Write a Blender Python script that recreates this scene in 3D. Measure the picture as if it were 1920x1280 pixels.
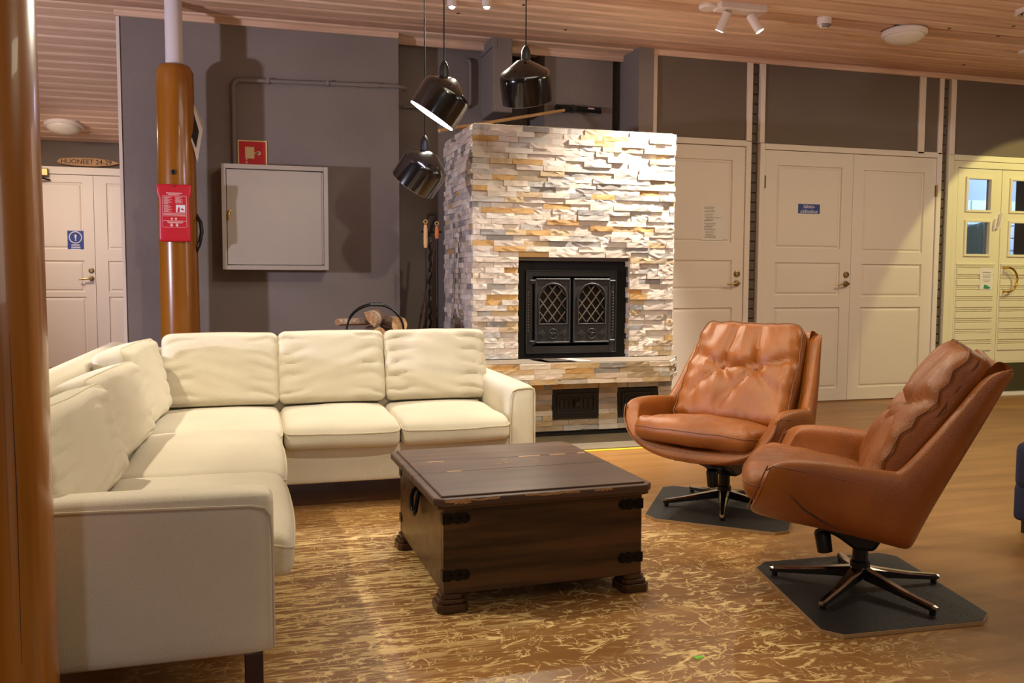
import bpy, bmesh, math, random
from mathutils import Vector, Matrix, noise
random.seed(7)
PI = math.pi
S = bpy.context.scene
C = S.collection
for o in list(bpy.data.objects): bpy.data.objects.remove(o)

# ------------------------------------------------------------------ camera
cd = bpy.data.cameras.new('camera'); cam = bpy.data.objects.new('camera', cd); C.objects.link(cam)
S.camera = cam
cd.sensor_width = 36.0; cd.lens = 1644.4/1920*36.0; cd.clip_start = .02
def cam_matrix(yaw, pit, rol):
    cy, sy, cp, sp, cr, sr = math.cos(yaw), math.sin(yaw), math.cos(pit), math.sin(pit), math.cos(rol), math.sin(rol)
    base = Matrix(((1,0,0),(0,0,-1),(0,1,0)))
    M = Matrix(((cr,-sr,0),(sr,cr,0),(0,0,1))) @ Matrix(((1,0,0),(0,cp,-sp),(0,sp,cp))) @ base @ Matrix(((cy,-sy,0),(sy,cy,0),(0,0,1)))
    W = M.transposed() @ Matrix(((1,0,0),(0,-1,0),(0,0,-1)))
    return W.to_4x4()
cam.matrix_world = Matrix.Translation((0,0,1.0)) @ cam_matrix(0.28352511, 0.06994708, 0.0034875)

# ------------------------------------------------------------------ world, lights, exposure
S.view_settings.view_transform = 'Standard'; S.view_settings.look = 'None'
S.view_settings.gamma = 1.0; S.view_settings.use_curve_mapping = False
S.view_settings.exposure = 0.0
S.cycles.use_denoising = True
S.cycles.max_bounces = 8
W = bpy.data.worlds.new('world'); S.world = W; W.use_nodes = True
W.node_tree.nodes['Background'].inputs[0].default_value = (1.0, .82, .62, 1)
W.node_tree.nodes['Background'].inputs[1].default_value = .05
def area(name, loc, target, size, power, col, spread=PI, sy=None):
    l = bpy.data.lights.new(name, 'AREA'); l.energy = power; l.color = col; l.spread = spread
    l.shape = 'RECTANGLE' if sy else 'DISK'; l.size = size
    if sy: l.size_y = sy
    o = bpy.data.objects.new(name, l); C.objects.link(o); o.location = loc
    o.rotation_euler = (Vector(target)-Vector(loc)).to_track_quat('-Z','Y').to_euler(); return o
def spot(name, loc, target, ang, power, col, blend=.2, rad=.03):
    l = bpy.data.lights.new(name, 'SPOT'); l.energy = power; l.color = col
    l.spot_size = math.radians(ang); l.spot_blend = blend; l.shadow_soft_size = rad
    o = bpy.data.objects.new(name, l); C.objects.link(o); o.location = loc
    o.rotation_euler = (Vector(target)-Vector(loc)).to_track_quat('-Z','Y').to_euler(); return o
WARM = (1.0, .90, .66); COOL = (.80, .78, 1.0); NEUT = (1.0, .92, .72)
area('warm_fill_behind', (1.5,-.6,2.65), (1.5,-.6,0), 3.0, 26, WARM, sy=2.0)  # unseen area light for the general warm ambience
area('door_fill_right', (5.0,3.6,2.66), (5.0,3.9,0), 1.2, 46, WARM, sy=1.2)  # unseen area light, put in to brighten the doors
area('overhead_fill_middle', (1.6,3.0,2.66), (1.6,3.2,0), 1.6, 26, WARM, sy=1.0)  # unseen fill added from above to lift furniture and floor
area('side_fill_right', (8.6,-.5,1.5), (3.0,4.5,1.7), 2.2, 46, (1.0,.90,.76), sy=1.4)  # unseen side fill added to brighten doors, ceiling and left walls
area('lamp_left_of_camera', (-.75,-2.2,1.9), (.6,4,1.2), .25, 15, COOL)
spot('daylight_from_left', (-3.7,3.1,1.25), (.6,6.0,1.35), 85, 480, (.82,.80,1.0), .4, .07)
spot('ceiling_spot_light_a', (1.21,5.40,2.62), (.35,2.7,.2), 100, 105, NEUT, .35, .03)
spot('ceiling_spot_light_b', (1.42,5.36,2.62), (1.7,2.9,.2), 100, 95, NEUT, .35, .03)
spot('ceiling_spot_light_c', (-1.35,3.35,2.66), (.55,3.0,.2), 80, 165, (1.0,.90,.68), .25, .04)
spot('back_cushion_fill_spot', (1.25,1.7,2.66), (.55,4.5,.55), 58, 130, (1.0,.90,.70), .5, .05)  # added fill spot that brightens the rear back cushions
spot('armchair_fill_spot', (.85,1.9,2.66), (1.98,3.55,.5), 44, 110, (1.0,.88,.62), .4, .04)  # added fill spot that brightens the armchair by the fireplace
spot('stone_wall_spot', (2.80,4.96,2.53), (2.45,5.25,1.70), 80, 520, (1.0,.93,.82), .9, .02)
spot('chair_spot', (3.10,5.02,2.53), (2.9,3.6,.4), 70, 22, NEUT, .5, .02)
spot('entrance_spot', (6.9,4.6,2.6), (6.55,6.21,1.1), 62, 110, (.95,.88,.34), .12, .02)
area('corridor_lamp', (-2.0,7.9,2.3), (-1.7,8.3,0), .5, 34, (1.0,.82,.66))
area('porch_daylight', (7.6,6.8,2.4), (7.6,7.7,1.6), .8, 60, (.62,.78,1.0))

# ------------------------------------------------------------------ helpers
def lin(c):
    out = []
    for v in c:
        v /= 255.0
        out.append(v/12.92 if v <= .04045 else ((v+.055)/1.055)**2.4)
    return (*out, 1.0)
MATS = {}
def mat(name, rgb, rough=.6, metal=0.0, var=.0, vscale=6.0, vstretch=(1,1,1), bump=0.0, bscale=60.0, bstretch=(1,1,1), rgb2=None, coat=0.0, emit=None, estr=0.0, trans=0.0, sheen=0.0, detail=4.0, contrast=(.3,.7)):
    m = bpy.data.materials.new(name); m.use_nodes = True; MATS[name] = m
    nt = m.node_tree; N = nt.nodes; L = nt.links; b = N['Principled BSDF']
    b.inputs['Base Color'].default_value = lin(rgb); b.inputs['Roughness'].default_value = rough
    b.inputs['Metallic'].default_value = metal; b.inputs['Coat Weight'].default_value = coat
    b.inputs['Transmission Weight'].default_value = trans
    if sheen: b.inputs['Sheen Weight'].default_value = sheen
    if emit:
        b.inputs['Emission Color'].default_value = lin(emit); b.inputs['Emission Strength'].default_value = estr
    if rgb2 or var or bump:
        tc = N.new('ShaderNodeTexCoord')
    if rgb2 or var:
        mp = N.new('ShaderNodeMapping'); mp.inputs['Scale'].default_value = vstretch; L.new(tc.outputs['Object'], mp.inputs[0])
        oi = N.new('ShaderNodeObjectInfo'); mul = N.new('ShaderNodeMath'); mul.operation = 'MULTIPLY'; mul.inputs[1].default_value = 37.0
        L.new(oi.outputs['Random'], mul.inputs[0]); L.new(mul.outputs[0], mp.inputs['Location'])
        nz = N.new('ShaderNodeTexNoise'); nz.inputs['Scale'].default_value = vscale; nz.inputs['Detail'].default_value = detail
        L.new(mp.outputs[0], nz.inputs['Vector'])
        cr = N.new('ShaderNodeValToRGB'); cr.color_ramp.elements[0].position = contrast[0]; cr.color_ramp.elements[1].position = contrast[1]
        a = lin(rgb); c2 = lin(rgb2) if rgb2 else tuple(v*(1-var) for v in a[:3])+(1,)
        cr.color_ramp.elements[0].color = c2; cr.color_ramp.elements[1].color = a
        L.new(nz.outputs['Fac'], cr.inputs[0]); L.new(cr.outputs[0], b.inputs['Base Color'])
    if bump:
        mp2 = N.new('ShaderNodeMapping'); mp2.inputs['Scale'].default_value = bstretch; L.new(tc.outputs['Object'], mp2.inputs[0])
        n2 = N.new('ShaderNodeTexNoise'); n2.inputs['Scale'].default_value = bscale; n2.inputs['Detail'].default_value = 5
        L.new(mp2.outputs[0], n2.inputs['Vector'])
        bp = N.new('ShaderNodeBump'); bp.inputs['Strength'].default_value = bump; bp.inputs['Distance'].default_value = .01
        L.new(n2.outputs['Fac'], bp.inputs['Height']); L.new(bp.outputs[0], b.inputs['Normal'])
    return m

def finish(bm, smooth=None):
    bmesh.ops.recalc_face_normals(bm, faces=bm.faces[:])
    if smooth is not None:
        for f in bm.faces: f.smooth = True
        for e in bm.edges:
            if len(e.link_faces) == 2 and e.calc_face_angle(0) > smooth: e.smooth = False
def obj(name, bm, m, parent=None, smooth=None, world=False, kind=None):
    """link one mesh object; world=True: vertices are given in world coordinates"""
    finish(bm, smooth)
    if parent is not None and world: bm.transform(wm(parent).inverted())
    me = bpy.data.meshes.new(name); bm.to_mesh(me); bm.free()
    for mm in (m if isinstance(m, (list, tuple)) else [m]): me.materials.append(mm)
    o = bpy.data.objects.new(name, me); C.objects.link(o)
    if parent is not None: o.parent = parent
    if kind: o['kind'] = kind
    return o
def wm(o):
    M = o.matrix_basis.copy()
    return wm(o.parent) @ M if o.parent else M
def thing(name, label, cat, loc=(0,0,0), rz=0.0, group=None, rot=None):
    o = bpy.data.objects.new(name, None); o.empty_display_size = .05; C.objects.link(o)
    o.location = loc; o.rotation_euler = rot if rot else (0,0,rz)
    tag(o, label, cat, group); return o
def tag(o, label, cat, group=None):
    o['label'] = label; o['category'] = cat
    if group: o['group'] = group
    return o
def struct(name, bm, m, smooth=None):
    o = obj(name, bm, m, None, smooth); o['kind'] = 'structure'; return o
def sempty(name, loc=(0,0,0)):
    o = bpy.data.objects.new(name, None); C.objects.link(o); o.location = loc; o['kind'] = 'structure'; return o

def B(): return bmesh.new()
def box(bm, x0, x1, y0, y1, z0, z1, bev=0.0, seg=2, mi=0):
    t = bmesh.new()
    bmesh.ops.create_cube(t, size=1)
    bmesh.ops.scale(t, vec=(abs(x1-x0), abs(y1-y0), abs(z1-z0)), verts=t.verts)
    bmesh.ops.translate(t, vec=((x0+x1)/2, (y0+y1)/2, (z0+z1)/2), verts=t.verts)
    if bev: bmesh.ops.bevel(t, geom=t.edges[:], offset=bev, segments=seg, profile=.5, affect='EDGES', clamp_overlap=True)
    for f in t.faces: f.material_index = mi
    merge(bm, t); return bm
def merge(bm, t, M=None):
    if M is not None: t.transform(M)
    me = bpy.data.meshes.new('t'); t.to_mesh(me); t.free(); bm.from_mesh(me); bpy.data.meshes.remove(me)
def prism(bm, pts, axis, a, b, bev=0.0):
    """extrude a polygon: axis 'x': pts are (y,z); 'y': (x,z); 'z': (x,y)"""
    t = bmesh.new()
    def P(p, v): return {'x':(v,p[0],p[1]), 'y':(p[0],v,p[1]), 'z':(p[0],p[1],v)}[axis]
    lo = [t.verts.new(P(p,a)) for p in pts]; hi = [t.verts.new(P(p,b)) for p in pts]
    t.faces.new(lo); t.faces.new(hi[::-1])
    n = len(pts)
    for i in range(n): t.faces.new((lo[i], lo[(i+1)%n], hi[(i+1)%n], hi[i]))
    bmesh.ops.recalc_face_normals(t, faces=t.faces[:])
    if bev: bmesh.ops.bevel(t, geom=t.edges[:], offset=bev, segments=2, profile=.5, affect='EDGES', clamp_overlap=True)
    merge(bm, t); return bm
def tube(bm, pts, r, n=8, closed=False, caps=True):
    pts = [Vector(p) for p in pts]; m = len(pts)
    rr = r if isinstance(r, (list, tuple)) else [r]*m
    rings = []; up = Vector((0,0,1)); prev = None
    for i, p in enumerate(pts):
        if closed: d = pts[(i+1)%m]-pts[i-1]
        else: d = pts[min(i+1,m-1)]-pts[max(i-1,0)]
        d.normalize()
        if prev is None:
            a = up if abs(d.dot(up)) < .9 else Vector((1,0,0))
            u = d.cross(a).normalized()
        else: u = (prev - d*prev.dot(d)).normalized()
        prev = u; v = d.cross(u)
        rings.append([bm.verts.new(p + (u*math.cos(2*PI*k/n)+v*math.sin(2*PI*k/n))*rr[i]) for k in range(n)])
    for i in range(m if closed else m-1):
        A, Bq = rings[i], rings[(i+1)%m]
        for k in range(n): bm.faces.new((A[k], A[(k+1)%n], Bq[(k+1)%n], Bq[k]))
    if caps and not closed:
        bm.faces.new(rings[0][::-1]); bm.faces.new(rings[-1])
    return bm
def lathe(bm, prof, n=32, M=None):
    """prof: list of (r,z) from one end to the other, revolved about local z"""
    t = bmesh.new(); rings = []
    for r, z in prof:
        if r < 1e-6: rings.append([t.verts.new((0,0,z))])
        else: rings.append([t.verts.new((r*math.cos(2*PI*k/n), r*math.sin(2*PI*k/n), z)) for k in range(n)])
    for A, Q in zip(rings, rings[1:]):
        if len(A) == 1 and len(Q) == 1: continue
        for k in range(n):
            if len(A) == 1: t.faces.new((A[0], Q[k], Q[(k+1)%n]))
            elif len(Q) == 1: t.faces.new((A[k], A[(k+1)%n], Q[0]))
            else: t.faces.new((A[k], A[(k+1)%n], Q[(k+1)%n], Q[k]))
    if len(rings[0]) > 1: t.faces.new(rings[0][::-1])
    if len(rings[-1]) > 1: t.faces.new(rings[-1])
    merge(bm, t, M); return bm
def aim(loc, d):
    """matrix whose local +z points along d"""
    return Matrix.Translation(loc) @ Vector(d).to_track_quat('Z','Y').to_matrix().to_4x4()
def arc(c, r, a0, a1, n, plane='xz'):
    out = []
    for i in range(n+1):
        a = a0+(a1-a0)*i/n
        p = (r*math.cos(a), r*math.sin(a))
        out.append({'xz':(c[0]+p[0], c[1], c[2]+p[1]), 'yz':(c[0], c[1]+p[0], c[2]+p[1]), 'xy':(c[0]+p[0], c[1]+p[1], c[2])}[plane])
    return out
def text_mesh(body, size, depth=.0006):
    cu = bpy.data.curves.new('lettering','FONT'); cu.body = body; cu.size = size; cu.align_x = 'CENTER'; cu.align_y = 'CENTER'
    cu.extrude = depth; cu.space_line = .95; cu.resolution_u = 3
    o = bpy.data.objects.new('t', cu); C.objects.link(o)
    me = bpy.data.meshes.new_from_object(o.evaluated_get(bpy.context.evaluated_depsgraph_get()))
    bpy.data.objects.remove(o); bpy.data.curves.remove(cu)
    bm = bmesh.new(); bm.from_mesh(me); bpy.data.meshes.remove(me); return bm
FACE = Matrix.Rotation(PI/2, 4, 'X')          # xy drawing -> facing -Y
def cushion(hx, hy, hz, r=.05, n=14, crown=.03, fn=None, fcrown=0.0):
    """rounded soft box, half sizes; local origin in the middle; fn(p)->offset"""
    bm = bmesh.new(); cache = {}
    def g(i): return math.sin((i/n-.5)*PI)
    def vert(p):
        k = tuple(round(c,5) for c in p)
        if k in cache: return cache[k]
        h = Vector((hx,hy,hz)); q = Vector((p[0]*hx, p[1]*hy, p[2]*hz))
        c = Vector([max(-(h[a]-r), min(h[a]-r, q[a])) for a in range(3)])
        d = q-c
        if d.length > 1e-9: q = c + d.normalized()*r
        x, y = q.x/hx, q.y/hy
        q.z += (crown*(1-x*x)*(1-y*y))*(1 if q.z > 0 else -fcrown)
        if fn: q = fn(q)
        cache[k] = bm.verts.new(q); return cache[k]
    for ax in range(3):
        for s in (-1,1):
            for i in range(n):
                for j in range(n):
                    cs = []
                    for a, b in ((i,j),(i+1,j),(i+1,j+1),(i,j+1)):
                        p = [0,0,0]; p[ax] = s; p[(ax+1)%3] = g(a); p[(ax+2)%3] = g(b)
                        cs.append(vert(p))
                    if len(set(cs)) == 4: bm.faces.new(cs if s > 0 else cs[::-1])
    return bm
def rrect(hx, hy, r, z, n=5):
    out = []
    for cx, cy, a0 in ((hx-r,hy-r,0),(-hx+r,hy-r,PI/2),(-hx+r,-hy+r,PI),(hx-r,-hy+r,1.5*PI)):
        for i in range(n+1):
            a = a0+PI/2*i/n; out.append((cx+r*math.cos(a), cy+r*math.sin(a), z))
    return out
def densify(pts, step, closed=True):
    out = []; m = len(pts)
    for i in range(m if closed else m-1):
        a, b = Vector(pts[i]), Vector(pts[(i+1)%m]); k = max(1, int((b-a).length/step))
        out += [a.lerp(b, t/k) for t in range(k)]
    if not closed: out.append(Vector(pts[-1]))
    return out

# ------------------------------------------------------------------ materials
M_wall = mat('grey_plaster', (134,122,114), .9, var=.16, vscale=2.2, bump=.25, bscale=35)
M_wall2 = mat('brown_grey_panel', (112,98,86), .85, var=.06, vscale=3)
M_brickp = mat('grey_painted_brick', (98,88,76), .85, var=.15, vscale=9, bump=.3, bscale=50)
M_beige = mat('beige_wall', (190,172,148), .9, var=.05)
M_white = mat('white_paint', (226,212,196), .5, var=.03, vscale=2)
M_whiteT = mat('white_trim', (226,208,192), .5)
M_cream = mat('cream_door_paint', (228,218,184), .5)
M_pine = mat('pine_board', (240,206,178), .5, rgb2=(206,168,138), vscale=5, vstretch=(.35,9,9), contrast=(.25,.65))
M_pine2 = mat('pine_board_dark', (230,194,166), .5, rgb2=(196,156,126), vscale=5, vstretch=(.35,9,9), contrast=(.25,.65))
M_pine3 = mat('pine_board_reddish', (214,174,146), .5, rgb2=(180,138,110), vscale=5, vstretch=(.35,9,9), contrast=(.25,.65))
M_knot = mat('pine_knot', (92,58,38), .6)
M_log = mat('varnished_log', (166,104,26), .25, rgb2=(130,76,12), vscale=3, vstretch=(7,7,.35), coat=.25, contrast=(.25,.75))
M_logtop = mat('log_top', (120,78,46), .5, var=.2)
M_crack = mat('log_crack', (64,34,14), .7)
M_fabric = mat('cream_sofa_fabric', (220,211,190), .95, var=.07, vscale=5, bump=.35, bscale=420, sheen=.15)
M_pipingf = mat('sofa_piping', (204,192,168), .95)
M_dwood = mat('dark_leg_wood', (52,24,16), .35)
M_chest = mat('dark_stained_pine', (92,59,34), .30, rgb2=(36,22,12), vscale=3.2, vstretch=(.8,6,9), contrast=(.32,.66))
M_chesttop = mat('dark_stained_lid_sheen', (98,72,58), .42, rgb2=(66,46,37), vscale=4, vstretch=(.7,9,6), contrast=(.28,.7))  # dark stained wood, lightened towards grey to imitate its reflection
M_chestwear = mat('bare_wood_wear', (196,150,100), .5, var=.3, vscale=30)
M_iron = mat('black_iron', (20,17,16), .38, .6)
M_leather = mat('cognac_leather', (160,92,36), .36, rgb2=(138,76,26), vscale=7, bump=.22, bscale=240, contrast=(.3,.7))
M_leathers = mat('leather_seam', (120,70,38), .5)
M_creaseshade = mat('leather_crease_shade', (58,28,14), .7)
M_leathd = mat('leather_piping', (196,120,66), .35)
M_blackp = mat('black_plastic', (16,15,17), .45)
M_alu = mat('polished_aluminium', (190,184,176), .18, 1.0)
M_mat = mat('black_rubber_sheet', (38,36,36), .6, bump=.3, bscale=120)
M_ply = mat('plywood_edge', (176,140,96), .6, var=.2, vscale=30)
M_cast = mat('cast_iron', (46,43,42), .45, .3, bump=.15, bscale=90)
M_castd = mat('black_cast_iron', (26,23,22), .5, .2)
M_castb = mat('iron_lattice', (96,86,76), .35, .7)
M_soot = mat('soot_dark', (14,10,8), .9)
M_slab = mat('grey_hearth_stone', (128,114,98), .7, var=.12, vscale=12)
M_mortar = mat('stone_joint', (92,82,74), .9)
M_conc = mat('grey_hearth_plate', (120,106,84), .75, var=.12, vscale=8)
M_yellow = mat('yellow_tape', (222,172,40), .6)
M_green = mat('green_tape', (128,210,60), .6)
M_cab = mat('grey_steel_cabinet', (170,158,144), .45, var=.04)
M_gapshade = mat('ceiling_gap_shade', (58,52,48), .7)  # dark ceiling slab colour standing in for shade in the board gaps
M_brass = mat('brass', (196,150,62), .22, 1.0)
M_brassd = mat('aged_brass', (142,116,76), .35, .9)
M_red = mat('sign_red', (206,22,24), .5)
M_glow = mat('sign_cream', (232,206,150), .6)
M_redfab = mat('red_vinyl', (198,22,42), .42, var=.1, vscale=8)
M_print = mat('white_print', (232,186,184), .6)
M_paper = mat('white_paper', (226,218,208), .8)
M_paperp = mat('printed_grey', (150,136,126), .8)
M_photo = mat('dark_photo_print', (74,62,52), .6, var=.4, vscale=40)
M_blue = mat('sign_blue', (26,48,128), .45)
M_bluep = mat('sign_white', (226,222,226), .5)
M_plaque = mat('pale_carved_wood', (186,142,92), .6, var=.15, vscale=5, vstretch=(.6,6,6))
M_burn = mat('burnt_lettering', (50,34,26), .8)
M_steelw = mat('white_painted_steel', (224,214,214), .4)
M_lampb = mat('black_lacquer', (16,14,14), .16, coat=.6)
M_cord = mat('black_cord', (7,6,6), .9)
M_led = mat('lamp_glow', (255,250,255), .5, emit=(226,212,255), estr=22)
M_ledw = mat('spot_glow', (255,250,240), .5, emit=(255,246,232), estr=30)
M_lampw = mat('white_lamp_body', (228,214,202), .4)
M_opal = mat('opal_glass', (222,210,190), .3)
M_bark = mat('birch_bark', (150,126,104), .8, rgb2=(96,74,58), vscale=14, vstretch=(1,4,4), bump=.5, bscale=30)
M_cutw = mat('split_firewood', (196,158,112), .75, rgb2=(150,108,66), vscale=10, vstretch=(5,1,5), bump=.3, bscale=60)
M_hand = mat('pale_wood_handle', (214,170,116), .5, var=.1, vscale=9)
M_orange = mat('orange_wood', (190,106,36), .4)
M_glass = mat('window_glass', (240,248,255), .03, trans=1.0)
M_curtain = mat('pale_curtain', (190,206,200), .9)
M_brickw = mat('white_brick', (196,206,222), .85, bump=.3)
M_brickj = mat('brick_joint', (150,162,182), .9)
M_kick = mat('dark_kick_plate', (66,60,34), .45)
M_navy = mat('navy_fabric', (22,24,52), .9)
M_stones = [mat('stone_'+n, c, .78, rgb2=c2, vscale=9, vstretch=(1,1,3), bump=.35, bscale=45, bstretch=(1,1,2.4)) for n, c, c2 in (
    ('cream', (222,208,192), (198,182,164)), ('blush', (212,196,182), (188,172,158)), ('pale', (228,218,206), (206,196,182)),
    ('sand', (206,182,146), (176,148,108)), ('ochre', (198,156,96), (160,116,66)), ('honey', (206,164,98), (178,140,92)),
    ('grey', (164,156,150), (130,124,120)), ('slate', (150,144,138), (124,118,112)), ('fawn', (186,166,140), (150,128,100)), ('mist', (196,190,182), (168,160,152)))]
STW = [26,24,16,9,3,4,5,2,5,10]

def floor_material():
    m = bpy.data.materials.new('worn_painted_floor'); m.use_nodes = True
    nt = m.node_tree; N = nt.nodes; L = nt.links; b = N['Principled BSDF']
    tc = N.new('ShaderNodeTexCoord')
    def nz(scale, stretch, detail=5, dist=0.0, loc=(0,0,0)):
        mp = N.new('ShaderNodeMapping'); mp.inputs['Scale'].default_value = stretch; mp.inputs['Location'].default_value = loc
        L.new(tc.outputs['Object'], mp.inputs[0])
        n = N.new('ShaderNodeTexNoise'); n.inputs['Scale'].default_value = scale; n.inputs['Detail'].default_value = detail
        n.inputs['Distortion'].default_value = dist; L.new(mp.outputs[0], n.inputs['Vector']); return n.outputs['Fac']
    def ramp(fac, p0, p1, c0=(0,0,0,1), c1=(1,1,1,1)):
        r = N.new('ShaderNodeValToRGB'); r.color_ramp.elements[0].position = p0; r.color_ramp.elements[1].position = p1
        r.color_ramp.elements[0].color = c0; r.color_ramp.elements[1].color = c1; L.new(fac, r.inputs[0]); return r.outputs[0]
    def math2(op, a, bb):
        n = N.new('ShaderNodeMath'); n.operation = op; n.use_clamp = op in ('MAXIMUM','ADD','MULTIPLY')
        for i, v in enumerate((a,bb)):
            if isinstance(v, (int,float)): n.inputs[i].default_value = v
            else: L.new(v, n.inputs[i])
        return n.outputs[0]
    base = ramp(nz(3.0, (.5,4,1)), .3, .7, lin((136,94,48)), lin((164,118,68)))
    # where feet have worn the paint: in front of the sofa and round the chest
    sx = N.new('ShaderNodeSeparateXYZ'); L.new(tc.outputs['Object'], sx.inputs[0])
    dx = math2('SUBTRACT', sx.outputs[0], .75); dy = math2('SUBTRACT', sx.outputs[1], 2.6)
    d = N.new('ShaderNodeMath'); d.operation = 'SQRT'
    L.new(math2('ADD', N_mul(N,L,dx,dx,.55), N_mul(N,L,dy,dy,.36)), d.inputs[0])
    area_ = ramp(d.outputs[0], .55, 1.25, (1,1,1,1), (.0,.0,.0,1))
    big = nz(2.2, (1,1.6,1), 3)
    streak = nz(4.2, (.9,9.5,1), 10, 1.9)
    scr = nz(4.6, (1,1.7,1), 4, 1.6, (3,5,0)); scr2 = nz(7.5, (1.6,1,1), 3, 1.8, (9,1,0))
    def ridge(s, w):
        a = N.new('ShaderNodeMath'); a.operation = 'ABSOLUTE'; L.new(math2('SUBTRACT', s, .5), a.inputs[0])
        return ramp(a.outputs[0], 0.0, w, (1,1,1,1), (0,0,0,1))
    r1 = math2('MULTIPLY', ridge(scr, .017), ramp(nz(9,(1,1,1),2,0,(2,2,0)), .46, .52)); r2 = math2('MULTIPLY', ridge(scr2, .020), ramp(nz(11,(1,1,1),2,0,(7,3,0)), .47, .53))
    px_ = math2('SUBTRACT', sx.outputs[0], .22); py_ = math2('SUBTRACT', sx.outputs[1], 2.95)
    pd = N.new('ShaderNodeMath'); pd.operation = 'SQRT'; L.new(math2('ADD', N_mul(N,L,px_,px_,1.6), N_mul(N,L,py_,py_,.7)), pd.inputs[0])
    near = ramp(pd.outputs[0], .35, .95, (1,1,1,1), (.0,.0,.0,1))
    patch = math2('MULTIPLY', ramp(streak, .52, .555), math2('MULTIPLY', ramp(big, .30, .48), near))
    patch2 = math2('MULTIPLY', ramp(nz(5.0, (1.2,3.2,1), 8, 2.2, (4,1,0)), .57, .63), ramp(big, .40, .58))
    patch = math2('MAXIMUM', patch, patch2)
    fine = ramp(nz(8.5, (1,2.4,1), 8, 2.0), .60, .65)
    wear = math2('MAXIMUM', math2('MAXIMUM', r1, r2), math2('MAXIMUM', patch, fine))
    wear = math2('MULTIPLY', wear, area_)
    mx = N.new('ShaderNodeMixRGB'); L.new(wear, mx.inputs[0]); L.new(base, mx.inputs[1]); mx.inputs[2].default_value = lin((238,206,142))
    L.new(mx.outputs[0], b.inputs['Base Color'])
    rg = N.new('ShaderNodeMapRange'); rg.inputs[3].default_value = .36; rg.inputs[4].default_value = .55; L.new(wear, rg.inputs[0]); L.new(rg.outputs[0], b.inputs['Roughness'])
    bp = N.new('ShaderNodeBump'); bp.inputs['Strength'].default_value = .15; bp.inputs['Distance'].default_value = .004
    L.new(streak, bp.inputs['Height']); L.new(bp.outputs[0], b.inputs['Normal'])
    return m
def N_mul(N, L, a, b, k):
    n = N.new('ShaderNodeMath'); n.operation = 'MULTIPLY'; L.new(a, n.inputs[0]); L.new(b, n.inputs[1])
    k2 = N.new('ShaderNodeMath'); k2.operation = 'MULTIPLY'; L.new(n.outputs[0], k2.inputs[0]); k2.inputs[1].default_value = k; return k2.outputs[0]
M_floor = floor_material()

# ------------------------------------------------------------------ room shell
CZ = 2.735
DY = 6.21; LY = 6.35
bm = B(); box(bm, -5.2, 9, -3.6, 10.2, -.08, 0); struct('floor', bm, M_floor)
bm = B(); box(bm, -5.0, 9, -3.6, 6.42, CZ+.03, CZ+.1); box(bm, 1.0, 2.92, 6.42, 7.3, CZ+.03, CZ+.1)
ceil = struct('ceiling', bm, M_gapshade)
def board_mesh(length, w, t=.022):
    bm = B(); g = w*.17
    prism(bm, [(.005,t+.006),(.005,t*.7),(g*.6,t*.18),(g,0),(w-g,0),(w-g*.6,t*.18),(w-.005,t*.7),(w-.005,t+.006)], 'x', 0, length)
    return bm
w = .158; first = None; y = 6.42-w; k = 0
while y > .4:
    if first is None:
        first = obj('ceiling_board', board_mesh(13.6, w), M_pine, ceil); first.location = (-4.9, y, CZ+.008)
    else:
        o = first.copy(); C.objects.link(o); o.location = (-4.9, y, CZ+.008)
    if k:
        o.material_slots[0].link = 'OBJECT'; o.material_slots[0].material = random.choice((M_pine, M_pine2, M_pine3, M_pine))
    y -= w; k += 1
f2 = obj('ceiling_board', board_mesh(1.9, w), M_pine, ceil); f2.location = (1.01, 6.42, CZ+.008)
o = f2.copy(); C.objects.link(o); o.location = (1.01, 6.42+w, CZ+.008)
for x, y in ((1.62,5.33),(1.66,5.46),(5.0,4.93),(5.32,4.80),(5.5,5.90),(5.10,5.16),(4.62,5.1),(2.1,5.9),(-.3,5.3),(3.4,5.5),(1.3,5.75)):
    bm = B(); lathe(bm, [(0,0),(.011,0),(.011,.004),(0,.004)], 10, Matrix.Translation((x,y,CZ+.0045)))
    obj('knot', bm, M_knot, ceil)
# sloping corridor ceiling on the left
cor = B(); 
prism(cor, [(6.42,2.78),(9.4,2.335),(9.4,2.42),(6.42,2.86)], 'x', -4.9, -.86)
corr = struct('ceiling_corridor', cor, M_gapshade)
sl = math.atan2(-.445, 2.98); n = int(3.0/w)
cb = None
for i in range(n+1):
    yy = 6.425+i*w*math.cos(sl); zz = 2.752+i*w*math.sin(sl)
    if cb is None:
        cb = obj('ceiling_board', board_mesh(4.0, w), M_pine, corr); o = cb
    else:
        o = cb.copy(); C.objects.link(o)
    o.location = (-4.87, yy, zz); o.rotation_euler = (sl,0,0)
# walls
bm = B(); box(bm, -.83, 1.0, LY, 7.3, 0, CZ+.03); struct('wall_left', bm, M_wall)
bm = B(); box(bm, -.852, -.832, LY-.008, LY+.06, 0, CZ+.0); struct('trim_1', bm, M_whiteT)
bm = B(); box(bm, 1.0, 2.9, 6.92, 7.3, 0, CZ+.03); box(bm, 1.0, 1.72, 6.58, 6.92, 0, CZ+.03); struct('wall_recess', bm, M_wall)
bm = B(); box(bm, 2.14, 2.70, 6.48, 6.92, 0, CZ+.03); struct('wall_chimney', bm, M_wall)
bm = B(); box(bm, 1.668, 1.815, 6.24, 6.60, 2.217, CZ+.02, .008); box(bm,1.655,1.70,6.235,6.56,CZ-.06,CZ+.01,.004); struct('wall_duct', bm, M_wall)
bm = B(); box(bm, 2.783, 2.905, 6.17, 6.92, 0, CZ+.03); struct('wall_pier', bm, M_wall)
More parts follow.
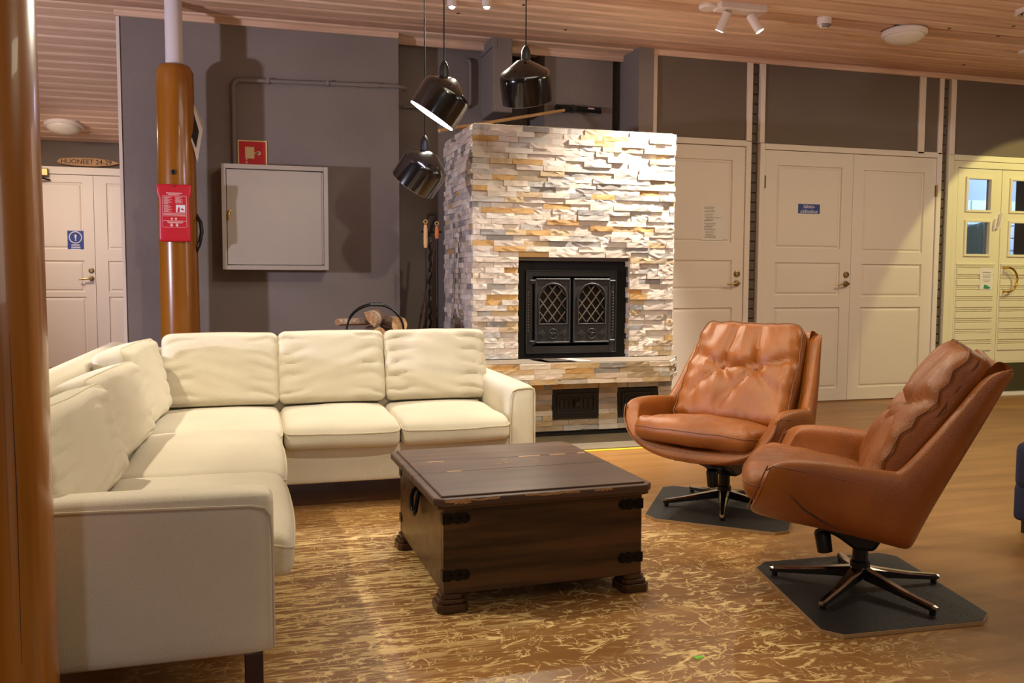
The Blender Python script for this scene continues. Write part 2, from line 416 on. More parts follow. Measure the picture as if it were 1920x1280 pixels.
bm = B(); box(bm, 2.905, 9, DY+.06, 6.6, 2.0, CZ+.03); box(bm, 2.905, 3.16, DY+.06, 6.6, 0, 2.0); box(bm, 3.76, 3.91, DY+.06, 6.6, 0, 2.0)
box(bm, 5.55, 5.77, DY+.06, 6.6, 0, 2.0); box(bm, 6.80, 9, DY+.06, 6.6, 0, 2.0); 
for a, b, c in ((2.945,3.726,2.10),(3.880,5.349,2.085),(5.405,5.553,2.085),(5.716,8.95,2.076)): box(bm, a, b, DY+.003, DY+.06, c, CZ-.01)
struct('wall_back', bm, M_wall2)
# painted brick strips between the door frames
for (x0, x1) in ((3.768,3.842),(5.592,5.668)):
    root = sempty('trim_%d' % (2 if x0 < 4 else 3), ((x0+x1)/2, DY+.06, 0))
    bm = B(); box(bm, x0, x1, DY+.035, DY+.065, 0, CZ); obj('mortar', bm, M_mortar, root, world=True)
    z = .01; k = 0; pb = None
    while z < CZ-.08:
        if pb is None:
            bm = B(); box(bm, x0+.001, x1-.001, DY+.02, DY+.05, 0, .068, .004, 1); pb = obj('brick', bm, M_brickp, root, world=True); q = pb
        else:
            q = pb.copy(); C.objects.link(q)
        q.location.z = z; q.location.y = random.uniform(-.002,.002); z += .077
# ceiling moulding along the door wall and left wall
bm = B(); prism(bm, [(DY+.06,CZ-.035),(DY-.005,CZ-.03),(DY-.02,CZ-.005),(DY-.02,CZ+.012),(DY+.06,CZ+.012)], 'x', 2.9, 8.9); struct('trim_4', bm, M_pine2)
bm = B(); box(bm, -.86, 1.0, LY-.03, LY, CZ-.028, CZ+.012, .006); struct('trim_5', bm, M_pine2)
bm = B(); box(bm, 1.0, 2.78, 6.45, 6.475, CZ-.035, CZ+.012, .004); struct('trim_6', bm, M_pine2)
# white battens over the doors
i = 7
for x0, x1, z0 in ((2.909,2.949,1.6),(3.722,3.770,2.09),(3.842,3.884,2.09),(5.345,5.409,2.07),(5.549,5.593,2.07),(5.668,5.720,2.07)):
    bm = B(); box(bm, x0, x1, DY-.012, DY+.061, z0, CZ-.03, .003); struct('trim_%d' % i, bm, M_whiteT); i += 1
# outer walls (behind and beside the camera) close the room
bm = B(); box(bm, -5.2, -5.0, -3.6, 10.2, 0, 3.0); struct('wall_west', bm, M_beige)
bm = B(); box(bm, 9, 9.2, -3.6, 10.2, 0, 3.0); struct('wall_east', bm, M_beige)
bm = B(); box(bm, -5.2, 9.2, -3.8, -3.6, 0, 3.0); struct('wall_south', bm, M_beige)
bm = B(); box(bm, -5.0, -.4, 9.4, 9.6, 0, 2.6); box(bm, -.83,-.60,7.3,9.5,0,2.8); struct('wall_corridor', bm, M_wall2)

# ------------------------------------------------------------------ doors
def panel_door(name, x0, x1, y, z0, z1, panels, m, leaves=None, frame=True, hw=None, hinges=()):
    """leaf with recessed moulded panels; panels: (x0,x1,z0,z1)"""
    root = sempty(name, ((x0+x1)/2, y, 0))
    for (a, b, ps) in leaves:
        bm = B(); xs = sorted({a,b}|{p[0] for p in ps}|{p[1] for p in ps}); zs = sorted({z0,z1}|{p[2] for p in ps}|{p[3] for p in ps})
        for i in range(len(xs)-1):
            for j in range(len(zs)-1):
                cx, cz = (xs[i]+xs[i+1])/2, (zs[j]+zs[j+1])/2
                if any(p[0] < cx < p[1] and p[2] < cz < p[3] for p in ps): continue
                box(bm, xs[i], xs[i+1], y, y+.04, zs[j], zs[j+1])
        bmesh.ops.remove_doubles(bm, verts=bm.verts[:], dist=.0005)
        leaf = obj('leaf', bm, m, root, world=True)
        for p in ps:
            bm = B(); d = .012; g = .028
            q = [(p[0],p[2]),(p[1],p[2]),(p[1],p[3]),(p[0],p[3])]
            def ring(off, dep): return [(p[0]+off, y+dep, p[2]+off),(p[1]-off, y+dep, p[2]+off),(p[1]-off, y+dep, p[3]-off),(p[0]+off, y+dep, p[3]-off)]
            rs = [[bm.verts.new(v) for v in ring(o_, d_)] for o_, d_ in ((0,0),(.004,.011),(.014,.013),(g,.004),(g+.02,.003))]
            for A, Q in zip(rs, rs[1:]):
                for k in range(4): bm.faces.new((A[k],A[(k+1)%4],Q[(k+1)%4],Q[k]))
            bm.faces.new(rs[-1]); obj('panel', bm, m, leaf, world=True)
    return root
def door_frame(root, x0, x1, y, z1, wd, m, proud=.012, dep=.07):
    for (a,b,c,d) in ((x0-wd,x0,0,z1+wd),(x1,x1+wd,0,z1+wd)):
        bm = B(); box(bm, a, b, y-proud, y+dep, c, d, .003); obj('door_jamb', bm, m, root, world=True)
    bm = B(); box(bm, x0, x1, y-proud, y+dep, z1, z1+wd, .003); obj('door_head', bm, m, root, world=True)
def lever(root, x, y, z, flip=-1, lock=.075):
    bm = B(); lathe(bm, [(0,0),(.026,0),(.024,.008),(.012,.010),(.010,.045),(0,.045)], 20, aim((x,y,z),(0,-1,0)))
    tube(bm, [(x,y-.040,z),(x+flip*.02,y-.044,z),(x+flip*.06,y-.046,z-.003),(x+flip*.105,y-.042,z-.010)], [.009,.009,.007,.006], 8)
    obj('door_handle', bm, M_brassd, root, smooth=.7, world=True)
    bm = B(); lathe(bm, [(0,0),(.026,0),(.024,.010),(.016,.012),(.014,.006),(0,.006)], 20, aim((x,y,z+lock),(0,-1,0)))
    box(bm, x-.002, x+.002, y-.009, y-.004, z+lock-.008, z+lock+.008)
    obj('door_lock', bm, M_brassd, root, smooth=.7, world=True)
def hinge(root, x, y, z):
    bm = B(); tube(bm, [(x,y-.008,z-.05),(x,y-.008,z+.05)], .008, 8); box(bm, x-.012, x+.012, y-.004, y+.004, z-.045, z+.045)
    obj('door_hinge', bm, M_brassd, root, smooth=.7, world=True)
d1 = panel_door('door_1', 2.95, 3.724, DY, .008, 2.05, None, M_white, [(2.952,3.722,[(3.07,3.612,1.30,1.945),(3.07,3.622,.925,1.162),(3.07,3.63,.12,.788)])])
door_frame(d1, 2.949, 3.724, DY, 2.055, .046, M_white); lever(d1, 3.667, DY, .98)
bm = B(); box(bm, 2.95, 3.72, DY+.01, DY+.06, 0, .012); obj('threshold', bm, M_ply, d1, world=True)
d2 = panel_door('door_2', 3.897, 5.548, DY, .012, 2.038, None, M_white, [
    (3.897,4.7235,[(4.008,4.618,1.262,1.924),(4.010,4.622,.882,1.150),(4.012,4.630,.112,.786)]),
    (4.7265,5.548,[(4.827,5.432,1.242,1.914),(4.830,5.432,.868,1.144),(4.828,5.434,.112,.784)])])
door_frame(d2, 3.893, 5.552, DY, 2.042, .045, M_white)
lever(d2, 4.682, DY, .978)
for x, z in ((3.896,1.785),(3.896,.25),(5.551,1.766),(5.551,.25)): hinge(d2, x, DY, z)
bm = B(); box(bm, 3.89, 5.56, DY+.01, DY+.06, 0, .012); obj('threshold', bm, M_ply, d2, world=True)
bm = B(); box(bm, 3.897, 5.548, DY+.035, DY+.06, .01, 2.04); obj('door_backing', bm, M_white, d2, world=True)

# glazed entrance door on the right
d3 = sempty('door_3', (6.3, DY, 0))
bm = B()
box(bm, 5.667, 5.7215, DY-.012, DY+.08, 0, 2.078, .003)
for a,b,c,d in ((5.722,5.776,0,2.03),(6.74,6.80,0,2.03),(5.7765,6.7395,1.972,2.03)): box(bm, a,b, DY-.004, DY+.08, c,d, .003)
obj('door_frame', bm, M_cream, d3, world=True)
bm = B(); box(bm, 5.7245, 6.80, DY-.016, DY+.07, 2.0305, 2.078, .003); obj('door_head', bm, M_cream, d3, world=True)
for (a, b) in ((5.780,6.242),(6.248,6.735)):
    wx0, wx1 = (a+.098, b-.118) if a < 6 else (a+.098, b-.118)
    bm = B(); zs = [.30,1.24,1.505,1.61,1.88,1.966]
    for z0, z1, hole in ((.30,1.235,0),(1.235,1.515,1),(1.515,1.615,0),(1.615,1.882,1),(1.882,1.966,0)):
        if hole: box(bm, a, wx0, DY, DY+.045, z0, z1); box(bm, wx1, b, DY, DY+.045, z0, z1)
        else: box(bm, a, b, DY, DY+.045, z0, z1)
    bmesh.ops.remove_doubles(bm, verts=bm.verts[:], dist=.0005)
    leaf = obj('leaf', bm, M_cream, d3, world=True)
    for z0, z1 in ((1.235,1.515),(1.615,1.882)):
        bm = B(); t = .017
        for p in ((wx0-t,wx1+t,z1-.003,z1+t),(wx0-t,wx1+t,z0-t,z0+.003),(wx0-t,wx0+.003,z0,z1),(wx1-.003,wx1+t,z0,z1)): box(bm, p[0],p[1], DY-.014, DY+.01, p[2],p[3], .003)
        obj('window_moulding', bm, M_cream, leaf, world=True)
        bm = B(); box(bm, wx0, wx1, DY+.022, DY+.026, z0, z1); obj('pane', bm, M_glass, leaf, world=True)
    # horizontal boards with beaded joints below the glass
    bm = B(); box(bm, a+.012, b-.045, DY-.010, DY+.002, 1.146, 1.158, .003); obj('rail', bm, M_cream, leaf, world=True)
    z = 1.118; pb = None
    while z > .40:
        if pb is None:
            bm = B(); box(bm, a+.016, b-.05, DY-.011, DY+.002, -.058, -.002, .003, 1); box(bm, a+.016, b-.05, DY-.009, DY+.002, .003, .014, .003, 1); box(bm, a+.016, b-.05, DY-.009, DY+.002, .018, .027, .003, 1)
            pb = obj('board', bm, M_cream, leaf, world=True); q = pb; base = pb.location.z
        else: q = pb.copy(); C.objects.link(q)
        q.location.z = base+z-.0; z -= .0945
    bm = B(); box(bm, a, b, DY+.002, DY+.04, .285, .31); obj('bottom_edge', bm, M_cream, leaf, world=True)
    bm = B(); box(bm, a+.005, b-.005, DY-.002, DY+.04, .03, .285, .004); obj('kick_plate', bm, M_kick, leaf, world=True)
bm = B(); prism(bm, [(DY-.04,.0),(DY-.035,.028),(DY+.03,.03),(DY+.03,.0)], 'x', 5.78, 6.74); obj('threshold', bm, M_steelw, d3, world=True)
bm = B(); tube(bm, [(6.295,DY-.003,1.118),(6.30,DY-.045,1.122)]+[(6.30+.10*math.sin(a),DY-.055,1.017+.105*math.cos(a)) for a in [PI*k/12 for k in range(13)]]+[(6.295,DY-.003,.916)], .009, 10)
for z in (1.118,.916): lathe(bm, [(0,0),(.018,0),(.016,.008),(0,.008)], 16, aim((6.295,DY,z),(0,-1,0)))
obj('door_handle', bm, M_brass, d3, smooth=.8, world=True)
bm = B(); prism(bm, [(6.165,1.44),(6.185,1.47),(6.178,1.50),(6.198,1.52),(6.178,1.545),(6.168,1.515),(6.164,1.48)], 'y', DY-.02, DY, .002); prism(bm, [(6.185,1.458),(6.215,1.462),(6.243,1.592),(6.232,1.594),(6.206,1.475),(6.185,1.472)], 'y', DY-.03, DY-.012, .002)
obj('door_latch', bm, M_steelw, d3, world=True)
# porch beyond the glass: painted brick wall and a curtain
po = sempty('wall_porch', (6.4,7.6,0))
bm = B(); box(bm, 5.4, 8.6, 7.72, 7.8, 0, 2.6); obj('mortar', bm, M_brickj, po, world=True)
bm0 = None
for r_ in range(14):
    for c_ in range(12):
        if bm0 is None:
            bm = B(); box(bm, 0, .245, 7.70, 7.73, 0, .125, .004, 1); bm0 = obj('brick', bm, M_brickw, po, world=True); b0 = bm0.location.copy(); q = bm0
        else: q = bm0.copy(); C.objects.link(q)
        q.location = b0+Vector((5.45+c_*.255+(r_%2)*.12, random.uniform(-.003,.003), .9+r_*.134-.9))
bm = B(); box(bm, 5.35, 5.45, 6.6, 7.8, 0, 2.6); box(bm, 8.5, 8.6, 6.6, 7.8, 0, 2.6); box(bm,5.35,8.6,6.6,7.8,2.5,2.6); obj('porch_shell', bm, M_beige, po, world=True)
def curtain(x0, x1, name, lab, sway):
    bm = B(); n = 40; zs = [.9+.06*i for i in range(11)]
    grid = [[bm.verts.new((x0+(x1-x0)*i/n, 6.72+.02*math.sin(i*1.1+.3*math.sin(i)), z+ (sway*(i/n)*.1 if j==len(zs)-1 else 0))) for i in range(n+1)] for j, z in enumerate(zs)]
    for j in range(len(zs)-1):
        for i in range(n): bm.faces.new((grid[j][i],grid[j][i+1],grid[j+1][i+1],grid[j+1][i]))
    bmesh.ops.solidify(bm, geom=bm.faces[:], thickness=.002)
    tag(obj(name, bm, M_curtain, smooth=1.2), lab, 'curtain')
curtain(5.80, 6.22, 'curtain', 'pale green curtain behind the lower left pane of the glazed door', 0)
curtain(6.30, 6.75, 'curtain', 'pale green curtain behind the lower right pane of the glazed door, at the frame edge', 1)

# double door in the corridor on the left
YL = 9.3
d4 = panel_door('door_4', -2.3, -.9, YL, .01, 1.985, None, M_white, [
    (-2.30,-1.491,[(-2.20,-1.585,1.28,1.915),(-2.20,-1.585,.87,1.172),(-2.20,-1.575,.12,.825)]),
    (-1.487,-.72,[(-1.375,-.84,1.28,1.915),(-1.375,-.84,.87,1.172),(-1.375,-.84,.12,.825)])])
door_frame(d4, -2.304, -.70, YL, 1.99, .07, M_white); lever(d4, -1.527, YL, 1.0, -1, .078)
bm = B(); box(bm, -2.10, -1.868, YL-.06, YL, 1.965, 2.035, .005); obj('door_closer', bm, M_brassd, d4, world=True)
bm = B(); tube(bm, [(-1.95,YL-.05,1.962),(-1.94,YL-.10,1.945),(-1.86,YL-.02,1.93)], .009, 6); obj('closer_arm', bm, M_blackp, d4, world=True)

# ------------------------------------------------------------------ signs and papers on the doors
def flat_sign(name, label, cat, x0, x1, z0, z1, y, m, t=.003):
    r = thing(name, label, cat, ((x0+x1)/2, y, (z0+z1)/2))
    bm = B(); box(bm, -(x1-x0)/2, (x1-x0)/2, -t, 0, -(z1-z0)/2, (z1-z0)/2, .001, 1); obj('plate' if cat == 'sign' else 'sheet', bm, m, r); return r
def bars(r, rows, m, t, name='printed_lines'):
    bm = B()
    for (a,b,z,h) in rows: box(bm, a, b, -t-.0006, -t+.0002, z-h/2, z+h/2)
    return obj(name, bm, m, r, kind='stuff')
s = flat_sign('door_sign', 'small blue sign reading Sähköpääkeskus on the white double door', 'sign', 4.214, 4.416, 1.546, 1.622, DY+.004, M_blue, .004)
bm = text_mesh('Sähkö-\npääkeskus', .040); bm.transform(Matrix.Translation((0,-.0045,-.002)) @ FACE); obj('lettering', bm, M_bluep, s)
s = flat_sign('door_notice', 'white printed notice sheet taped on the single door by the fireplace', 'paper', 3.348, 3.543, 1.318, 1.600, DY+.004, M_paper, .0015)
rows = []; rz = random.Random(3); z = .115
for k in range(19):
    if k in (4,9): z -= .008
    rows.append((-.075+rz.choice((0,.012)), rz.uniform(-.01,.035) if k != 6 else .075, z, .0045)); z -= .0122
bars(s, rows, M_paperp, .0015)
s = flat_sign('door_notice', 'small white notice with green picture on the glazed door by the brass handle', 'paper', 6.036, 6.178, .930, 1.121, DY-.0115, M_paper, .0015)
bars(s, [(-.045,.045,.055,.008),(-.04,.045,.035,.004),(-.045,.04,.024,.004),(-.04,.04,.013,.004),(-.04,.045,-.01,.004),(-.03,.03,-.022,.004)], M_paperp, .0015)
bm = B(); prism(bm, [(-.03,-.085),(-.02,-.05),(.015,-.06),(.05,-.08),(.02,-.09)], 'y', -.0024, -.0014); obj('printed_picture', bm, mat('green_print',(52,140,96),.6), s)
s = flat_sign('fire_door_sign', 'blue sign with white exclamation mark in a ring on the corridor door', 'sign', -1.728, -1.586, 1.259, 1.457, YL+.005, M_blue, .004)
bm = B(); tube(bm, arc((0,-.005,.035),.054,0,2*PI,32)[:-1], .0055, 6, True); obj('ring', bm, M_bluep, s, smooth=.8)
bm = B(); prism(bm, [(-.010,.062),(.010,.062),(.005,.022),(-.005,.022)], 'y', -.0055, -.004); lathe(bm, [(0,0),(.007,0),(.007,.0015),(0,.0015)], 14, aim((0,-.004,.010),(0,-1,0))); obj('exclamation_mark', bm, M_bluep, s)
bars(s, [(-.038,.034,-.037,.009),(-.040,.040,-.058,.009),(-.042,.040,-.078,.009)], M_bluep, .004)
# carved plaque
pl = thing('wooden_plaque', 'pointed wooden plaque reading HUONEET 24-29 over the corridor door', 'sign', (-1.53, YL+.09, 2.115), 0)
bm = B(); prism(bm, [(-.285,0),(-.25,.034),(-.12,.045),(.06,.046),(.2,.03),(.285,.004),(.2,-.022),(.06,-.036),(-.12,-.036),(-.25,-.022)], 'y', -.035, 0, .006); obj('board', bm, M_plaque, pl)
bm = text_mesh('HUONEET 24-29', .062); bm.transform(Matrix.Translation((-.02,-.0356,.004)) @ FACE); obj('lettering', bm, M_burn, pl)

# ------------------------------------------------------------------ fireplace
FX0, FX1, FY, FT = 1.275, 2.628, 5.245, 1.945
fp = thing('fireplace', 'tall stone clad fireplace with arched black iron doors and a stone bench', 'fireplace', (1.95, 5.6, 0))
bm = B(); I = .022
for a,b,c,d in ((FX0+I,1.568,.0,FT-.004),(2.318,FX1-I,.0,FT-.004),(1.568,2.318,1.122,FT-.004),(1.568,2.318,.0,.50)): box(bm, a,b, FY+I, 6.06, c,d)
box(bm, 1.5, 2.4, 5.75, 6.05, .4, 1.3)
obj('core', bm, M_mortar, fp, world=True)
bm = B(); box(bm, FX0+.012, FX1-.012, FY+.012, 6.07, FT-.004, FT+.006, .003); obj('top_slab', bm, M_slab, fp, world=True)
rs = random.Random(11)
def stone_mesh(seed):
    """unit stone: x 0..1, y 0 (face) .. 1 (back), z 0..1 with a riven face"""
    r = random.Random(seed); bm = B(); nx, nz = 5, 2
    g = [[bm.verts.new((i/nx, r.uniform(-.30,.22) if 0 < i < nx else r.uniform(-.2,.2), j/nz)) for i in range(nx+1)] for j in range(nz+1)]
    bk = [[bm.verts.new((i, 4.0, j)) for i in (0,1)] for j in (0,1)]
    for j in range(nz):
        for i in range(nx): bm.faces.new((g[j][i],g[j][i+1],g[j+1][i+1],g[j+1][i]))
    bm.faces.new([g[0][i] for i in range(nx,-1,-1)]+[bk[0][0],bk[0][1]])
    bm.faces.new([g[nz][i] for i in range(nx+1)]+[bk[1][1],bk[1][0]])
    bm.faces.new([g[j][0] for j in range(nz+1)]+[bk[1][0],bk[0][0]])
    bm.faces.new([g[j][nx] for j in range(nz,-1,-1)]+[bk[0][1],bk[1][1]])
    bm.faces.new((bk[0][0],bk[1][0],bk[1][1],bk[0][1]))
    bmesh.ops.recalc_face_normals(bm, faces=bm.faces[:])
    me = bpy.data.meshes.new('stone'); bm.to_mesh(me); bm.free(); me.materials.append(M_stones[0]); return me
SM = [stone_mesh(i) for i in range(12)]
DEP = .0085
nstones = 0
extra = B()
def put_stone(x, z, w, h, y, ang=0.0, origin=None, tone=None, asobj=True):
    """a stone whose face lies at y in the wall's own frame (x along the wall)"""
    global nstones
    mi = rs.choices(range(10), tone or STW)[0]
    yo = rs.uniform(-.010,.006)
    M = Matrix.Translation((x+.0006, y+yo, z+.0005)) @ Matrix.Diagonal((w-.0012, DEP, h-.001, 1))
    if origin is not None: M = Matrix.Translation(origin) @ Matrix.Rotation(ang, 4, 'Z') @ M
    if asobj and nstones < 299:
        o = bpy.data.objects.new('stone', rs.choice(SM)); C.objects.link(o); o.parent = fp
        o.matrix_local = wm(fp).inverted() @ M
        o.material_slots[0].link = 'OBJECT'; o.material_slots[0].material = M_stones[mi]; nstones += 1
    else:
        t = bmesh.new(); t.from_mesh(rs.choice(SM))
        for f in t.faces: f.material_index = mi
        merge(extra, t, M)
def course(x0, x1, z, h, y, lo=.11, hi=.215, **k):
    x = x0; first = True
    while x < x1-1e-4:
        w = rs.uniform(lo, hi)
        if first: w *= rs.uniform(.35,1); first = False
        if x1-x-w < .05: w = x1-x
        put_stone(x, z, w, h, y, **k); x += w
RH = .0334
z = FT-RH; rows = []
while z > .505-.01:
    rows.append(z); z -= RH
for z in rows:
    if z > 1.122-.012: course(FX0, FX1, z, RH, FY)
    else: course(FX0, 1.568, z, RH, FY, .10, .20); course(2.318, FX1, z, RH, FY, .10, .20)
# bench: slab edge of four courses, front, chamfered right end
BZ0, BZ1, BY = .374, .500, 4.965
TONE = [18,16,10,22,1,4,3,1,16,10]
for i in range(4): course(1.02, 2.475, BZ0+i*.0315, .0315, BY, .14, .24, tone=TONE)
va = math.atan2(.262,.178)
for i in range(4): course(0, .318, BZ0+i*.0315, .0315, 0, .10, .2, ang=va, origin=(2.475,BY,0), tone=TONE)
bm = B(); prism(bm, [(1.02,BY+.006),(2.474,BY+.006),(2.654,5.23),(2.654,5.262),(1.02,5.262)], 'z', BZ0+.001, BZ1+.004); obj('bench_slab', bm, M_slab, fp, world=True)
# below the bench
z = BZ0-RH
while z > .025:
    for (a, b) in ((1.22,1.795),(2.113,2.243),(2.53,FX1)): course(a, b, z, RH, FY, tone=TONE)
    if not (.125-.02 < z < .305-.012):
        course(1.795, 2.113, z, RH, FY, tone=TONE); course(2.243, 2.53, z, RH, FY, tone=TONE)
    z -= RH
# left side and right side walls
SIDE = [20,20,14,1,0,1,12,3,1,24]
z = FT-RH
while z > .3:
    course(0, .825, z, RH, 0, .05, .16, ang=-PI/2, origin=(FX0,6.07,0), tone=SIDE, asobj=False)
    course(0, .825, z, RH, 0, .10, .2, ang=PI/2, origin=(FX1,5.245,0), asobj=False); z -= RH
# opening reveals
z = 1.122-RH
while z > .505-.02:
    put_stone(0, z, .07, RH, 0, ang=-PI/2, origin=(2.318,FY+.075,0), asobj=False)
    z -= RH
obj('stone_cladding', extra, M_stones, fp, world=True, kind='stuff')
bm = B(); box(bm, 1.2, FX1-.01, FY-.004, FY+.03, 0, .028); obj('plinth', bm, M_castd, fp, world=True)
# firebox: black surround, iron frame and two arched lattice doors
bm = B()
for a,b,c,d in ((1.568,1.635,.505,1.122),(2.235,2.318,.505,1.122),(1.635,2.235,1.06,1.122),(1.635,2.235,.505,.535)): box(bm, a,b, FY+.050, FY+.075, c,d)
obj('firebox_surround', bm, M_soot, fp, world=True)
ir = bm = B(); 
for a,b,c,d in ((1.625,1.672,.535,1.062),(2.192,2.238,.535,1.062),(1.672,2.192,1.022,1.062),(1.672,2.192,.535,.582)): box(bm, a,b, FY+.026, FY+.06, c,d, .004)
for a,b,c,d in ((1.625,1.632,.535,1.062),(2.231,2.238,.535,1.062),(1.625,2.238,1.055,1.062),(1.625,2.238,.535,.542)): box(bm, a,b, FY+.020, FY+.05, c,d, .002)
frame = obj('firebox_frame', bm, M_cast, fp, world=True)
bm = B()
for x in (1.640, 2.214):
    for k in range(14):
        lathe(bm, [(0,0),(.007,.002),(.005,.006),(0,.008)], 8, aim((x, FY+.027, .68+k*.0185),(0,-1,0)))
obj('beaded_rib', bm, M_castb, frame, world=True)
bm = B(); box(bm, 1.56, 2.33, 5.45, 5.47, .5, 1.13); box(bm,1.56,2.33,5.3,5.47,.495,.505); obj('firebox_back', bm, M_soot, fp, world=True)
def iron_door(x0, x1, side):
    z0, z1 = .600, 1.010; y = FY+.012; cx = (x0+x1)/2; hw = .094 ; ax0, ax1 = cx-hw, cx+hw; zb, zs = .722, .885
    bm = B(); outer = [(x0,z0),(x1,z0),(x1,z1),(x0,z1)]
    inner = [(ax0,zb),(ax1,zb),(ax1,zs)] + [(cx+hw*math.cos(a), zs+hw*math.sin(a)) for a in [PI*k/14 for k in range(1,14)]] + [(ax0,zs)]
    def plate(yy):
        o_ = [bm.verts.new((p[0],yy,p[1])) for p in outer]; i_ = [bm.verts.new((p[0],yy,p[1])) for p in inner]; return o_, i_
    fo, fi = plate(y); bo, bi = plate(y+.03)
    for ring in (fo,fi,bo,bi):
        for k in range(len(ring)): bm.edges.new((ring[k], ring[(k+1)%len(ring)]))
    for o_, i_ in ((fo,fi),(bo,bi)):
        es = [bm.edges.get((r[k], r[(k+1)%len(r)])) for r in (o_,i_) for k in range(len(r))]
        bmesh.ops.triangle_fill(bm, edges=es, use_beauty=True, use_dissolve=False)
    for r1, r2 in ((fo,bo),(fi,bi)):
        n = len(r1)
        for k in range(n): bm.faces.new((r1[k],r1[(k+1)%n],r2[(k+1)%n],r2[k]))
    bmesh.ops.delete(bm, geom=[f for f in bm.faces if len(f.verts)==3 and f.normal.length and abs(f.calc_center_median().y-y-.015)>.014 and _inside(f.calc_center_median(), inner)], context='FACES_ONLY')
    door = obj('iron_door', bm, M_cast, fp, world=True)
    bm = B(); tube(bm, [(p[0], y-.002, p[1]) for p in inner], .007, 8, True); tube(bm, [(x0+.006,y,z1-.006),(x1-.006,y,z1-.006)], .008, 8); tube(bm, [(x0+.006,y,z0+.006),(x1-.006,y,z0+.006)], .006, 8)
    tube(bm, [(x0+.006,y,z0+.006),(x0+.006,y,z1-.006)], .006, 8); tube(bm, [(x1-.006,y,z0+.006),(x1-.006,y,z1-.006)], .006, 8)
    obj('arch_moulding', bm, M_cast, door, world=True, smooth=.9)
    bm = B(); px, pz = .063, .083
    def clip(p, q):
        """part of the bar p-q inside the arched opening"""
        ins = []
        for k in range(61):
            t = k/60; x = p[0]+(q[0]-p[0])*t; z = p[1]+(q[1]-p[1])*t
            if ax0 <= x <= ax1 and z >= zb and (z <= zs or (x-cx)**2+(z-zs)**2 <= hw*hw): ins.append((x,z))
        return (ins[0], ins[-1]) if len(ins) > 2 else None
    for s in (1,-1):
        for k in range(-7,8):
            xm = cx+k*px
            c_ = clip((xm-s*.3, zb+.13-.3*pz/px), (xm+s*.3, zb+.13+.3*pz/px))
            if c_: tube(bm, [(c_[0][0], y+.012, c_[0][1]), (c_[1][0], y+.012, c_[1][1])], .0055 if s > 0 else .0045, 6)
    obj('lattice', bm, M_castb, door, world=True, smooth=.9)
    bm = B(); box(bm, ax0, ax1, y+.028, y+.032, zb, zs+hw); obj('soot_screen', bm, M_soot, door, world=True)
    bm = B(); c0 = (cx, y-.002, .660); tube(bm, arc(c0, .031, 0, 2*PI, 24)[:-1], .005, 6, True)
    for k in range(5):
        a = k*2*PI/5; tube(bm, [c0, (c0[0]+.012*math.cos(a+.5), y-.004, c0[2]+.012*math.sin(a+.5)), (c0[0]+.026*math.cos(a), y-.002, c0[2]+.026*math.sin(a))], [.006,.005,.003], 6)
    obj('draught_rosette', bm, M_castd, door, world=True, smooth=.9)
    for dx in (-.072,.072):
        bm = B(); 
        for r_, d_ in ((.027,.004),(.017,.007)): prism(bm, [(cx+dx-r_,.662),(cx+dx,.662-r_),(cx+dx+r_,.662),(cx+dx,.662+r_)], 'y', y-d_, y+.002, .001)
        obj('diamond_boss', bm, M_cast, door, world=True)
    hx = x0-.012 if side < 0 else x1+.012
    for z in (.612,.995):
        bm = B(); tube(bm, [(hx-.022,y+.004,z),(hx+.022,y+.004,z)], .009, 8); box(bm, hx-.010, hx+.010, y, y+.03, z-.02, z+.006, .002); obj('door_hinge', bm, M_cast, door, world=True, smooth=.9)
def _inside(p, poly):
    x, z = p.x, p.z; c = False; n = len(poly)
    for i in range(n):
        x1, z1 = poly[i]; x2, z2 = poly[(i+1)%n]
        if (z1 > z) != (z2 > z) and x < (x2-x1)*(z-z1)/(z2-z1)+x1: c = not c
    return c
iron_door(1.683, 1.919, -1); iron_door(1.937, 2.190, 1)
# ash drawers in the base
def ash_door(x0, x1, z0, z1, name='ash_door'):
    y = FY; bm = B(); box(bm, x0, x1, y-.002, y+.02, z0, z1, .002)
    d = obj(name, bm, M_castd, fp, world=True)
    bm = B()
    for a,b,c,e in ((x0+.03,x1-.025,z1-.035,z1-.025),(x0+.03,x1-.025,z0+.025,z0+.035),(x0+.03,x0+.04,z0+.03,z1-.03),(x1-.035,x1-.025,z0+.03,z1-.03)): box(bm,a,b,y-.010,y+.002,c,e,.002)
    for k in range(7): 
        xx = x0+.06+k*(x1-x0-.12)/6; box(bm, xx-.010, xx+.010, y-.007, y+.002, z0+.055, z1-.06, .003)
    obj('vent_slats', bm, M_cast, d, world=True)
    bm = B(); lathe(bm, [(0,0),(.012,.0),(.010,.018),(.019,.026),(.017,.036),(0,.040)], 16, aim(((x0+x1)/2, y-.004, (z0+z1)/2),(0,-1,0))); obj('knob', bm, M_cast, d, world=True, smooth=.8)
ash_door(1.797, 2.111, .125, .304); ash_door(2.245, 2.53, .125, .300)
